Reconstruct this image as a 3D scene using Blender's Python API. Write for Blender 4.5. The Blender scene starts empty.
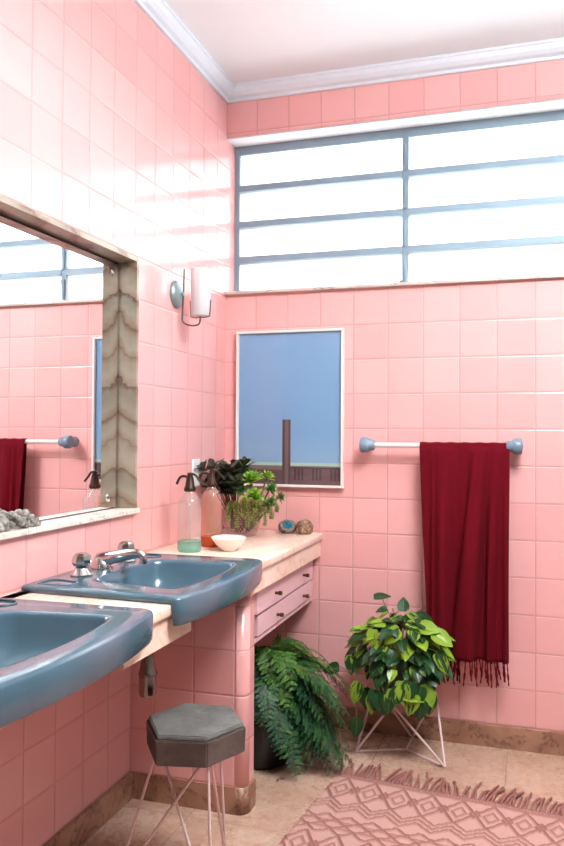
import bpy, bmesh, math, random
from math import sin, cos, pi, radians
from mathutils import Vector, Matrix, Euler, noise
SC = bpy.context.scene
COL = SC.collection
random.seed(7)
P = .1515            # tile pitch
Z0 = 1.302           # height of one horizontal joint
ROOM_X, ROOM_Y, CEIL = 2.1, -4.3, 2.87

def srgb(r, g, b):
    f = lambda c: (c/255/12.92) if c/255 <= .04045 else ((c/255+.055)/1.055)**2.4
    return (f(r), f(g), f(b), 1)

# ------------------------------------------------------------------ node helpers
class NT:
    def __init__(s, name):
        s.m = bpy.data.materials.new(name); s.m.use_nodes = True
        s.t = s.m.node_tree; s.n = s.t.nodes
        s.b = s.n['Principled BSDF']; s.out = s.n['Material Output']
    def add(s, kind, **kw):
        n = s.n.new(kind)
        for k, v in kw.items(): setattr(n, k, v)
        return n
    def link(s, a, b): s.t.links.new(a, b)
    def inp(s, sock, v):
        if isinstance(v, bpy.types.NodeSocket): s.link(v, sock)
        else: sock.default_value = v
    def math(s, op, a, b=0., c=None):
        n = s.add('ShaderNodeMath', operation=op)
        s.inp(n.inputs[0], a); s.inp(n.inputs[1], b)
        if c is not None: s.inp(n.inputs[2], c)
        return n.outputs[0]
    def smooth(s, v, a, b, lo=0., hi=1.):
        n = s.add('ShaderNodeMapRange', interpolation_type='SMOOTHSTEP')
        s.inp(n.inputs[0], v); n.inputs[1].default_value = a; n.inputs[2].default_value = b
        n.inputs[3].default_value = lo; n.inputs[4].default_value = hi
        return n.outputs[0]
    def mix(s, f, a, b, mode='MIX'):
        n = s.add('ShaderNodeMix', data_type='RGBA', blend_type=mode)
        s.inp(n.inputs[0], f); s.inp(n.inputs[6], a); s.inp(n.inputs[7], b)
        return n.outputs[2]
    def noise(s, vec, scale, detail=3., rough=.5, dist=0.):
        n = s.add('ShaderNodeTexNoise')
        if vec is not None: s.link(vec, n.inputs['Vector'])
        n.inputs['Scale'].default_value = scale; n.inputs['Detail'].default_value = detail
        n.inputs['Roughness'].default_value = rough; n.inputs['Distortion'].default_value = dist
        return n
    def ramp(s, v, stops):
        n = s.add('ShaderNodeValToRGB'); s.inp(n.inputs[0], v)
        e = n.color_ramp.elements
        while len(e) < len(stops): e.new(.5)
        for k, (p, c) in enumerate(stops): e[k].position = p; e[k].color = c
        return n.outputs[0]
    def bump(s, h, strength=1., dist=.001, normal=None):
        n = s.add('ShaderNodeBump'); n.inputs['Strength'].default_value = strength
        n.inputs['Distance'].default_value = dist; s.link(h, n.inputs['Height'])
        if normal is not None: s.link(normal, n.inputs['Normal'])
        return n.outputs[0]
    def set(s, **kw):
        for k, v in kw.items(): s.inp(s.b.inputs[k.replace('_', ' ')], v)
        return s

def plain(name, col, rough=.5, metal=0., spec=.5, **kw):
    t = NT(name); t.set(Base_Color=col, Roughness=rough, Metallic=metal)
    t.b.inputs['Specular IOR Level'].default_value = spec
    for k, v in kw.items(): t.inp(t.b.inputs[k.replace('_', ' ')], v)
    return t.m

def tile_mat(name, axis, off, base, base2, grout, side=1):
    t = NT(name)
    g = t.add('ShaderNodeNewGeometry'); sp = t.add('ShaderNodeSeparateXYZ'); t.link(g.outputs['Position'], sp.inputs[0])
    u = t.math('SUBTRACT', sp.outputs[axis], off)
    w = t.math('SUBTRACT', sp.outputs['Z'], Z0 - 20*P)
    u = t.math('ADD', u, 40*P)
    du = t.math('PINGPONG', u, P/2); dw = t.math('PINGPONG', w, P/2)
    d = t.math('MINIMUM', du, dw)
    mask = t.smooth(d, .0010, .0020)
    cu = t.math('FLOOR', t.math('DIVIDE', u, P)); cw = t.math('FLOOR', t.math('DIVIDE', w, P))
    cv = t.add('ShaderNodeCombineXYZ'); t.link(cu, cv.inputs[0]); t.link(cw, cv.inputs[1])
    wn = t.add('ShaderNodeTexWhiteNoise', noise_dimensions='3D'); t.link(cv.outputs[0], wn.inputs['Vector'])
    cs = t.add('ShaderNodeSeparateColor'); t.link(wn.outputs['Color'], cs.inputs[0])
    base_c = t.mix(wn.outputs['Value'], base, base2)
    soft = t.noise(g.outputs['Position'], 5., 2)
    base_c = t.mix(t.smooth(soft.outputs[0], .4, .7, 0, .25), base_c, base2)
    col = t.mix(mask, grout, base_c)
    fu = t.math('FRACT', t.math('DIVIDE', u, P)); fw = t.math('FRACT', t.math('DIVIDE', w, P))
    tilt = t.math('ADD', t.math('MULTIPLY', t.math('SUBTRACT', cs.outputs[0], .5), fu), t.math('MULTIPLY', t.math('SUBTRACT', cs.outputs[1], .5), fw))
    edge = t.smooth(d, .0008, .0060)
    wob = t.noise(g.outputs['Position'], 9., 1)
    h = t.math('ADD', t.math('MULTIPLY', edge, 1.0), t.math('MULTIPLY', tilt, .9))
    h = t.math('ADD', h, t.math('MULTIPLY', wob.outputs[0], .9))
    t.set(Base_Color=col, Roughness=t.smooth(mask, 0, 1, .7, .13), Normal=t.bump(h, 1., .0012))
    t.b.inputs['Specular IOR Level'].default_value = .5
    return t.m

PINK, PINK2, GROUT = srgb(238, 176, 173), srgb(234, 167, 164), srgb(204, 146, 138)
M = {}
M['tile_left'] = tile_mat('pink_tile_left', 'Y', -.109, PINK, PINK2, GROUT)
M['tile_back'] = tile_mat('pink_tile_back', 'X', .148, PINK, PINK2, GROUT)
M['tile_divider'] = tile_mat('pink_tile_divider', 'X', .24, PINK, PINK2, GROUT)
M['tile_end'] = tile_mat('pink_tile_end', 'Y', -.8685, PINK, PINK2, GROUT)
M['plaster'] = plain('white_plaster', srgb(238, 244, 246), .8)
M['grey_plaster'] = plain('grey_plaster', srgb(128, 134, 134), .8)
M['cornice'] = plain('pale_cornice', srgb(222, 228, 236), .6)
M['black'] = plain('black_plastic', srgb(16, 17, 20), .4)
M['chrome'] = plain('chrome', srgb(205, 200, 198), .12, 1.)
M['chrome_old'] = plain('dull_chrome', srgb(150, 135, 128), .22, 1.)
M['metal_brown'] = plain('dark_bronze', srgb(72, 54, 46), .38, .75)
M['brass'] = plain('aged_brass', srgb(110, 84, 56), .35, .8)
M['steel_paint'] = plain('grey_blue_paint', srgb(136, 156, 170), .45)
M['wire_pink'] = plain('pale_pink_wire', srgb(226, 196, 192), .45)
M['white_frame'] = plain('white_frame', srgb(236, 228, 222), .45)
M['white_plastic'] = plain('white_plastic', srgb(240, 240, 240), .3)
M['ceramic_white'] = plain('cream_ceramic', srgb(242, 232, 222), .3)
M['sconce_grey'] = plain('grey_enamel', srgb(150, 166, 166), .3, .5)
M['sconce_rod'] = plain('sconce_rod_metal', srgb(120, 104, 98), .3, .7)
M['drawer'] = plain('pink_lacquer', srgb(234, 190, 196), .35)
M['drawer_gap_shade'] = plain('painted_gap_shade', srgb(60, 30, 34), .8)
M['soil'] = plain('dark_soil', srgb(52, 38, 30), .95)

def marble(name, c1, c2, vein, scale=2.2, rough=.25, vs=1.6, vw=.06, stretch=(1, 1, 1), va=.8):
    t = NT(name)
    g = t.add('ShaderNodeNewGeometry'); mp = t.add('ShaderNodeMapping'); t.link(g.outputs['Position'], mp.inputs[0])
    mp.inputs['Scale'].default_value = stretch
    n1 = t.noise(mp.outputs[0], scale, 5, .55, .6)
    n2 = t.noise(mp.outputs[0], vs, 6, .6, 1.2)
    n3 = t.noise(mp.outputs[0], scale*7, 4, .6, .3)
    c = t.mix(t.smooth(n1.outputs[0], .32, .68), c1, c2)
    v = t.smooth(t.math('ABSOLUTE', t.math('SUBTRACT', n2.outputs[0], .5)), 0., vw, 1., 0.)
    v = t.math('MULTIPLY', t.math('MULTIPLY', v, t.smooth(n3.outputs[0], .35, .6)), va)
    c = t.mix(v, c, vein)
    c = t.mix(t.smooth(n3.outputs[0], .62, .8, 0, .35), c, vein)
    t.set(Base_Color=c, Roughness=rough)
    return t.m
M['counter'] = marble('pink_cream_marble', srgb(248, 226, 210), srgb(246, 208, 186), srgb(214, 152, 122), 5, .28, 5, .035, (1.6, .8, 1), .5)
M['baseboard'] = marble('brown_marble', srgb(176, 132, 108), srgb(150, 104, 82), srgb(96, 64, 50), 8, .35, 5, .05)
M['sill'] = marble('white_marble', srgb(234, 228, 218), srgb(220, 208, 196), srgb(170, 150, 136), 4, .3, 4, .03)
M['ledge'] = marble('grey_pink_marble', srgb(206, 188, 180), srgb(190, 170, 160), srgb(150, 124, 112), 6, .35, 4, .03)
def frame_marble():
    t = NT('veined_beige_marble')
    g = t.add('ShaderNodeNewGeometry'); sp = t.add('ShaderNodeSeparateXYZ'); t.link(g.outputs['Position'], sp.inputs[0])
    nz = t.noise(g.outputs['Position'], 7, 4, .6, .4)
    k = t.math('ADD', t.math('MULTIPLY', sp.outputs['Z'], 9.5), t.math('MULTIPLY', sp.outputs['X'], 7.))
    k = t.math('ADD', k, t.math('MULTIPLY', sp.outputs['Y'], 4.))
    k = t.math('ADD', k, t.math('MULTIPLY', nz.outputs[0], 1.6))
    f = t.math('FRACT', k)
    cell = t.math('FRACT', t.math('MULTIPLY', t.math('FLOOR', k), .618))
    c = t.ramp(f, [(0, srgb(84, 58, 46)), (.10, srgb(140, 112, 92)), (.35, srgb(160, 146, 128)), (.75, srgb(138, 126, 110)), (.88, srgb(120, 92, 74)), (1, srgb(80, 54, 42))])
    c = t.mix(t.math('MULTIPLY', cell, .5), c, srgb(190, 168, 148))
    n2 = t.noise(g.outputs['Position'], 40, 3)
    c = t.mix(t.smooth(n2.outputs[0], .5, .75, 0, .3), c, srgb(150, 122, 104))
    t.set(Base_Color=c, Roughness=.3)
    return t.m
M['frame_marble'] = frame_marble()

def floor_mat():
    t = NT('beige_marble_floor')
    g = t.add('ShaderNodeNewGeometry'); sp = t.add('ShaderNodeSeparateXYZ'); t.link(g.outputs['Position'], sp.inputs[0])
    S = .5
    u = t.math('ADD', t.math('SUBTRACT', sp.outputs[0], 1.252), 10*S); w = t.math('ADD', t.math('SUBTRACT', sp.outputs[1], -.43), 20*S)
    d = t.math('MINIMUM', t.math('PINGPONG', u, S/2), t.math('PINGPONG', w, S/2))
    cv = t.add('ShaderNodeCombineXYZ'); t.link(t.math('FLOOR', t.math('DIVIDE', u, S)), cv.inputs[0]); t.link(t.math('FLOOR', t.math('DIVIDE', w, S)), cv.inputs[1])
    wn = t.add('ShaderNodeTexWhiteNoise'); t.link(cv.outputs[0], wn.inputs['Vector'])
    ad = t.add('ShaderNodeVectorMath', operation='MULTIPLY_ADD'); t.link(wn.outputs['Color'], ad.inputs[0]); ad.inputs[1].default_value = (9, 9, 9); t.link(g.outputs['Position'], ad.inputs[2])
    v = ad.outputs[0]
    n1 = t.noise(v, 3.2, 6, .6, .8); n2 = t.noise(v, 5.5, 6, .65, 1.5); n3 = t.noise(v, 26, 5, .65, .4)
    c = t.mix(t.smooth(n1.outputs[0], .3, .7), srgb(206, 174, 154), srgb(188, 148, 124))
    c = t.mix(t.smooth(n3.outputs[0], .5, .72, 0, .55), c, srgb(164, 116, 94))
    ve = t.smooth(t.math('ABSOLUTE', t.math('SUBTRACT', n2.outputs[0], .5)), 0., .022, .7, 0.)
    c = t.mix(ve, c, srgb(170, 112, 84))
    c = t.mix(t.math('MULTIPLY', wn.outputs['Value'], .18), c, srgb(214, 188, 170))
    c = t.mix(t.smooth(d, .0006, .0022, .75, 0.), c, srgb(120, 84, 68))
    t.set(Base_Color=c, Roughness=t.smooth(n3.outputs[0], .3, .8, .22, .42))
    return t.m
M['floor'] = floor_mat()

def blue_ceramic():
    t = NT('blue_ceramic')
    g = t.add('ShaderNodeNewGeometry'); n = t.noise(g.outputs['Position'], 6, 4)
    c = t.mix(t.smooth(n.outputs[0], .35, .7), srgb(80, 106, 121), srgb(70, 95, 110))
    t.set(Base_Color=c, Roughness=.14)
    t.b.inputs['Coat Weight'].default_value = .3; t.b.inputs['Coat Roughness'].default_value = .08
    return t.m
M['blue'] = blue_ceramic()
M['blue_holder'] = plain('light_blue_ceramic', srgb(116, 138, 156), .2)
M['acrylic_bar'] = plain('pale_bar', srgb(236, 224, 220), .25)
M['mirror'] = plain('mirror_silver', (.93, .93, .93, 1), .0, 1.)

def glass(name, col, rough=.02, alpha=.25, ior=1.3):
    # thin glass: mostly see-through, tinted, with a reflecting skin
    t = NT(name); tr = t.add('ShaderNodeBsdfTransparent'); tr.inputs[0].default_value = col
    gl = t.add('ShaderNodeBsdfGlossy'); gl.inputs['Roughness'].default_value = rough
    fr = t.add('ShaderNodeFresnel'); fr.inputs[0].default_value = 1.5
    df = t.add('ShaderNodeBsdfDiffuse'); df.inputs[0].default_value = col
    m1 = t.add('ShaderNodeMixShader'); m1.inputs[0].default_value = alpha
    t.link(tr.outputs[0], m1.inputs[1]); t.link(df.outputs[0], m1.inputs[2])
    gg = t.add('ShaderNodeNewGeometry'); ff = t.math('MULTIPLY', fr.outputs[0], t.math('SUBTRACT', 1., gg.outputs['Backfacing']))
    m2 = t.add('ShaderNodeMixShader'); t.link(ff, m2.inputs[0]); t.link(m1.outputs[0], m2.inputs[1]); t.link(gl.outputs[0], m2.inputs[2])
    t.link(m2.outputs[0], t.out.inputs[0]); t.n.remove(t.b)
    return t.m
M['glass_clear'] = glass('clear_bottle_glass', srgb(250, 253, 252), .03, .06)
M['glass_rose'] = glass('rose_bottle_glass', srgb(250, 214, 198), .03, .2)
M['glass_base_green'] = glass('green_bottle_base', srgb(178, 226, 212), .04, .2)
M['glass_base_orange'] = glass('orange_bottle_base', srgb(205, 96, 48), .04, .5)
M['glass_vase'] = glass('vase_glass', srgb(251, 247, 246), .02, .04)
def frosted():
    t = NT('frosted_window_glass')
    tl = t.add('ShaderNodeBsdfTranslucent'); tl.inputs[0].default_value = (.96, .97, .98, 1)
    tr = t.add('ShaderNodeBsdfTransparent'); tr.inputs[0].default_value = (.97, .98, .98, 1)
    m = t.add('ShaderNodeMixShader'); m.inputs[0].default_value = .55
    t.link(tl.outputs[0], m.inputs[1]); t.link(tr.outputs[0], m.inputs[2]); t.link(m.outputs[0], t.out.inputs[0]); t.n.remove(t.b)
    return t.m
M['frosted'] = frosted()
def shade_mat():
    t = NT('opal_glass_shade'); t.set(Base_Color=srgb(250, 250, 252), Roughness=.35)
    tl = t.add('ShaderNodeBsdfTranslucent'); tl.inputs[0].default_value = (.9, .9, .92, 1)
    m = t.add('ShaderNodeMixShader'); m.inputs[0].default_value = .4
    t.link(t.b.outputs[0], m.inputs[1]); t.link(tl.outputs[0], m.inputs[2]); t.link(m.outputs[0], t.out.inputs[0])
    return t.m
M['opal'] = shade_mat()

def concrete():
    t = NT('grey_concrete'); g = t.add('ShaderNodeNewGeometry')
    n1 = t.noise(g.outputs['Position'], 9, 6, .65, .4); n2 = t.noise(g.outputs['Position'], 90, 4, .6)
    c = t.mix(t.smooth(n1.outputs[0], .3, .7), srgb(94, 92, 90), srgb(126, 124, 120))
    c = t.mix(t.smooth(n2.outputs[0], .55, .7, 0, .5), c, srgb(88, 80, 76))
    h = t.math('ADD', n1.outputs[0], n2.outputs[0])
    t.set(Base_Color=c, Roughness=.72, Normal=t.bump(h, .6, .002))
    return t.m
M['concrete'] = concrete()
def shaded_concrete():  # stool sides: browner concrete with the shade of the sides in its colour
    t = NT('brown_shaded_concrete'); g = t.add('ShaderNodeNewGeometry')
    n1 = t.noise(g.outputs['Position'], 12, 6, .65, .4); n2 = t.noise(g.outputs['Position'], 70, 4, .6)
    c = t.mix(t.smooth(n1.outputs[0], .3, .7), srgb(84, 68, 62), srgb(104, 86, 78))
    c = t.mix(t.smooth(n2.outputs[0], .5, .7, 0, .6), c, srgb(78, 64, 60))
    t.set(Base_Color=c, Roughness=.8, Normal=t.bump(n2.outputs[0], .6, .002))
    return t.m
M['concrete_shaded'] = shaded_concrete()

def cloth(name, c1, c2, scale=900, rough=.95):
    t = NT(name); g = t.add('ShaderNodeNewGeometry'); n = t.noise(g.outputs['Position'], scale, 2)
    n2 = t.noise(g.outputs['Position'], 30, 3)
    c = t.mix(n.outputs[0], c1, c2)
    t.set(Base_Color=c, Roughness=rough, Normal=t.bump(n.outputs[0], .4, .001))
    t.b.inputs['Specular IOR Level'].default_value = .15
    return t.m
M['scarf'] = cloth('crimson_wool', srgb(110, 7, 25), srgb(88, 3, 17))
M['rug_cord'] = cloth('rose_cotton_cord', srgb(170, 116, 108), srgb(150, 96, 90), 500)
M['rug_cord'].node_tree.nodes['Principled BSDF'].inputs['Sheen Weight'].default_value = 0
def rug_mat():
    t = NT('woven_rose_cotton'); a = t.add('ShaderNodeAttribute', attribute_name='cord')
    g = t.add('ShaderNodeNewGeometry'); n = t.noise(g.outputs['Position'], 300, 2)
    sp = t.add('ShaderNodeSeparateXYZ'); tc = t.add('ShaderNodeTexCoord'); t.link(tc.outputs['Object'], sp.inputs[0])
    weave = t.math('PINGPONG', sp.outputs[0], .0032)
    c = t.mix(a.outputs['Fac'], srgb(202, 160, 150), srgb(150, 98, 90))
    c = t.mix(t.smooth(n.outputs[0], .4, .7, 0, .35), c, srgb(170, 108, 98))
    h = t.math('ADD', t.math('MULTIPLY', weave, 200.), n.outputs[0])
    t.set(Base_Color=c, Roughness=.95, Normal=t.bump(h, .7, .002))
    t.b.inputs['Specular IOR Level'].default_value = .1
    return t.m
M['rug'] = rug_mat()

def leaf_mat(name, dark, light, amount, rough=.32, trans=.25):
    """UV: u across the blade (0..1), v along; per-leaf random in UV layer 'rnd'"""
    t = NT(name); uv = t.add('ShaderNodeUVMap', uv_map='UVMap'); rn = t.add('ShaderNodeUVMap', uv_map='rnd')
    sp = t.add('ShaderNodeSeparateXYZ'); t.link(uv.outputs[0], sp.inputs[0])
    sr = t.add('ShaderNodeSeparateXYZ'); t.link(rn.outputs[0], sr.inputs[0])
    cv = t.add('ShaderNodeCombineXYZ'); t.link(t.math('MULTIPLY', sp.outputs[0], 3.), cv.inputs[0]); t.link(sp.outputs[1], cv.inputs[1]); t.link(t.math('MULTIPLY', sr.outputs[0], 37.), cv.inputs[2])
    n = t.noise(cv.outputs[0], 1.6, 3, .5, .3)
    thr = t.math('ADD', n.outputs[0], t.math('MULTIPLY', t.math('SUBTRACT', sr.outputs[1], .62), amount))
    f = t.smooth(thr, .5, .56)
    c = t.mix(f, dark, light)
    mid = t.smooth(t.math('ABSOLUTE', t.math('SUBTRACT', sp.outputs[0], .5)), .0, .03, .45, 0.)
    c = t.mix(mid, c, light)
    t.set(Base_Color=c, Roughness=rough)
    tl = t.add('ShaderNodeBsdfTranslucent'); t.link(c, tl.inputs[0])
    m = t.add('ShaderNodeMixShader'); m.inputs[0].default_value = trans
    t.link(t.b.outputs[0], m.inputs[1]); t.link(tl.outputs[0], m.inputs[2]); t.link(m.outputs[0], t.out.inputs[0])
    return t.m
M['philo'] = leaf_mat('variegated_heart_leaf', srgb(32, 72, 38), srgb(146, 178, 54), .62)
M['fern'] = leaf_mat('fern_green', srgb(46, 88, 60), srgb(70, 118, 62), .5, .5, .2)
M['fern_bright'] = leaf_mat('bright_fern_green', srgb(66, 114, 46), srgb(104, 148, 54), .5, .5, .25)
M['jade'] = leaf_mat('dark_bronze_leaf', srgb(50, 52, 38), srgb(70, 80, 50), .4, .3, .12)
M['rosette'] = leaf_mat('lime_succulent', srgb(120, 164, 56), srgb(176, 208, 70), .5, .4, .25)
M['rosette_green'] = leaf_mat('green_succulent', srgb(84, 130, 66), srgb(130, 164, 84), .5, .4, .2)
M['sedum'] = leaf_mat('olive_sedum', srgb(128, 140, 68), srgb(188, 178, 104), .6, .5, .15)
M['stem'] = plain('green_brown_stem', srgb(110, 104, 58), .6)
M['stem_brown'] = plain('brown_stem', srgb(104, 66, 46), .7)

# ------------------------------------------------------------------ mesh helpers
def link_mesh(name, bm, mat, parent=None, smooth=False):
    me = bpy.data.meshes.new(name); bm.to_mesh(me); bm.free()
    for m in (mat if isinstance(mat, (list, tuple)) else [mat]): me.materials.append(m)
    if smooth:
        for p in me.polygons: p.use_smooth = True
        if smooth != 'all':
            a = me.attributes.new('sharp_edge', 'BOOLEAN', 'EDGE')
            b2 = bmesh.new(); b2.from_mesh(me); b2.edges.ensure_lookup_table()
            vals = [(e.calc_face_angle(0) > radians(smooth if not isinstance(smooth, bool) else 38)) for e in b2.edges]
            b2.free(); a.data.foreach_set('value', vals)
    o = bpy.data.objects.new(name, me); COL.objects.link(o)
    if parent is not None:
        o.parent = parent
    return o
def tag(o, label, cat, group=None):
    o['label'] = label; o['category'] = cat
    if group: o['group'] = group
    return o
def thing(name, label, cat, loc=(0, 0, 0), rz=0, group=None):
    o = bpy.data.objects.new(name, None); COL.objects.link(o); o.location = loc; o.rotation_euler = (0, 0, rz)
    o.empty_display_size = .05
    return tag(o, label, cat, group)
def struct(name, bm, mat, smooth=False):
    o = link_mesh(name, bm, mat, None, smooth); o['kind'] = 'structure'; return o
def nb(): return bmesh.new()
def box(bm, x0, x1, y0, y1, z0, z1, bev=0., mi=0, rot=None, seg=2):
    v = [bm.verts.new((x, y, z)) for z in (z0, z1) for x, y in ((x0, y0), (x1, y0), (x1, y1), (x0, y1))]
    if rot is not None:
        c = Vector(((x0+x1)/2, (y0+y1)/2, (z0+z1)/2))
        for q in v: q.co = rot @ (q.co-c) + c
    f = [bm.faces.new([v[i] for i in q]) for q in ((0, 3, 2, 1), (4, 5, 6, 7), (0, 1, 5, 4), (1, 2, 6, 5), (2, 3, 7, 6), (3, 0, 4, 7))]
    for q in f: q.material_index = mi
    if bev > 0:
        es = list({e for q in f for e in q.edges})
        bmesh.ops.bevel(bm, geom=es, offset=bev, segments=seg, affect='EDGES', profile=.5)
def tube(bm, pts, r, n=8, cap=True, radii=None, mi=0):
    pts = [Vector(p) for p in pts]; rings = []
    prev = None
    for i, p in enumerate(pts):
        if i == 0: t = pts[1]-pts[0]
        elif i == len(pts)-1: t = pts[-1]-pts[-2]
        else: t = (pts[i+1]-p).normalized() + (p-pts[i-1]).normalized()
        t.normalize()
        if prev is None: a = t.orthogonal().normalized()
        else: a = (prev - t*prev.dot(t)).normalized()
        prev = a; b = t.cross(a); rr = radii[i] if radii else r
        rings.append([bm.verts.new(p + (a*cos(2*pi*k/n)+b*sin(2*pi*k/n))*rr) for k in range(n)])
    for i in range(len(rings)-1):
        for k in range(n):
            f = bm.faces.new((rings[i][k], rings[i][(k+1) % n], rings[i+1][(k+1) % n], rings[i+1][k])); f.material_index = mi
    if cap:
        for r_, rev in ((rings[0], True), (rings[-1], False)):
            f = bm.faces.new(r_[::-1] if rev else r_); f.material_index = mi
def lathe(bm, prof, n=32, mat=Matrix(), cap0=True, cap1=True, mi=0):
    rings = [[bm.verts.new(mat @ Vector((r*cos(2*pi*k/n), r*sin(2*pi*k/n), z))) for k in range(n)] for r, z in prof]
    for i in range(len(rings)-1):
        for k in range(n):
            f = bm.faces.new((rings[i][k], rings[i][(k+1) % n], rings[i+1][(k+1) % n], rings[i+1][k])); f.material_index = mi
    if cap0: bm.faces.new(rings[0][::-1]).material_index = mi
    if cap1: bm.faces.new(rings[-1]).material_index = mi
def smooth_path(pts, sub=6):
    pts = [Vector(p) for p in pts]; out = []
    for i in range(len(pts)-1):
        p0 = pts[max(i-1, 0)]; p1 = pts[i]; p2 = pts[i+1]; p3 = pts[min(i+2, len(pts)-1)]
        for k in range(sub):
            t = k/sub
            out.append(.5*((2*p1)+(-p0+p2)*t+(2*p0-5*p1+4*p2-p3)*t*t+(-p0+3*p1-3*p2+p3)*t**3))
    out.append(pts[-1]); return out
def align(d, up=Vector((0, 0, 1))):
    """matrix whose Y axis runs along d and Z is close to up"""
    y = Vector(d).normalized(); z = up - y*up.dot(y)
    if z.length < 1e-3: z = y.orthogonal()
    z.normalize(); x = y.cross(z)
    return Matrix((x, y, z)).transposed().to_4x4()

# ------------------------------------------------------------------ room shell
b = nb(); box(b, -.15, ROOM_X+.15, ROOM_Y-.15, .3, -.1, 0); struct('floor', b, M['floor'])
b = nb(); box(b, -.2, ROOM_X+.15, ROOM_Y-.15, .3, CEIL, CEIL+.12); struct('ceiling', b, M['plaster'])
WZ0, WZ1, WX1 = 1.925, 2.645, 2.04
b = nb()
box(b, 0, ROOM_X, 0, .2, 0, WZ0-.006); box(b, 0, ROOM_X, 0, .2, WZ1, CEIL); box(b, WX1, ROOM_X, 0, .2, WZ0-.006, WZ1)
struct('wall_back', b, M['tile_back'])
MY0, MY1, MZ0, MZ1 = -3.05, -.868, 1.012, 1.885     # mirror recess (clear opening)
b = nb()
F = .019                                             # marble lining thickness
box(b, -.15, 0, ROOM_Y, MY0-F, 0, CEIL); box(b, -.15, 0, MY1+F, .2, 0, CEIL)
box(b, -.15, 0, MY0-F, MY1+F, 0, MZ0-F); box(b, -.15, 0, MY0-F, MY1+F, MZ1+F, CEIL)
box(b, -.15, -.08, MY0-F, MY1+F, MZ0-F, MZ1+F)
struct('wall_left', b, M['tile_left'])
b = nb(); box(b, ROOM_X, ROOM_X+.15, ROOM_Y, .2, 0, CEIL); struct('wall_right', b, M['grey_plaster'])
b = nb(); box(b, -.15, ROOM_X+.15, ROOM_Y-.15, ROOM_Y, 0, CEIL); struct('wall_front', b, M['grey_plaster'])
# cornices: small stepped moulding
def cornice(name, p0, p1, n):
    prof = [(0, -.062), (.012, -.062), (.014, -.05), (.03, -.044), (.044, -.03), (.05, -.012), (.056, -.010), (.056, 0), (0, 0)]
    bm = nb(); A = [bm.verts.new(Vector(p0)+Vector(n)*d+Vector((0, 0, z))) for d, z in prof]
    B = [bm.verts.new(Vector(p1)+Vector(n)*d+Vector((0, 0, z))) for d, z in prof]
    k = len(prof)
    for i in range(k): bm.faces.new((A[i], A[(i+1) % k], B[(i+1) % k], B[i]))
    bm.faces.new(A[::-1]); bm.faces.new(B); bmesh.ops.recalc_face_normals(bm, faces=bm.faces[:])
    struct(name, bm, M['cornice'])
cornice('trim_1', (0, 0, CEIL), (ROOM_X, 0, CEIL), (0, -1, 0))
cornice('trim_2', (0, 0, CEIL), (0, ROOM_Y, CEIL), (1, 0, 0))
cornice('trim_3', (ROOM_X, 0, CEIL), (ROOM_X, ROOM_Y, CEIL), (-1, 0, 0))
# baseboards
BB = .090
b = nb(); box(b, .016, ROOM_X, -.016, 0, 0, BB, .002); struct('baseboard_back', b, M['baseboard'])
b = nb(); box(b, 0, .016, ROOM_Y, -.876, 0, BB, .002); box(b, 0, .016, -.780, 0, 0, BB, .002); struct('baseboard_left', b, M['baseboard'])
b = nb(); box(b, ROOM_X-.016, ROOM_X, ROOM_Y, -.017, 0, BB, .002); struct('baseboard_right', b, M['baseboard'])
# tiled divider wall under the counter, rounded front corner
DX, DY0, DY1 = .432, -.868, -.788
def divider(bm, grow, z0, z1, rad):
    x1, y0, y1 = DX+grow, DY0-grow, DY1+grow; pts = [(0, y1), (0, y0)]
    pts += [(x1-rad+rad*sin(a), y0+rad-rad*cos(a)) for a in [pi/2*k/8 for k in range(9)]]
    pts += [(x1, y1)]
    lo = [bm.verts.new((x, y, z0)) for x, y in pts]; hi = [bm.verts.new((x, y, z1)) for x, y in pts]; n = len(pts)
    for i in range(n):
        f = bm.faces.new((lo[i], lo[(i+1) % n], hi[(i+1) % n], hi[i]))
        f.material_index = 1 if i >= 6 else 0
        f.smooth = 2 <= i <= 9
    bm.faces.new(lo[::-1]); bm.faces.new(hi)
b = nb(); divider(b, 0, 0, .736, .036); o = struct('wall_divider', b, [M['tile_divider'], M['tile_end']]); 
b = nb(); divider(b, .006, 0, BB, .040); struct('baseboard_divider', b, M['baseboard'])

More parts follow.
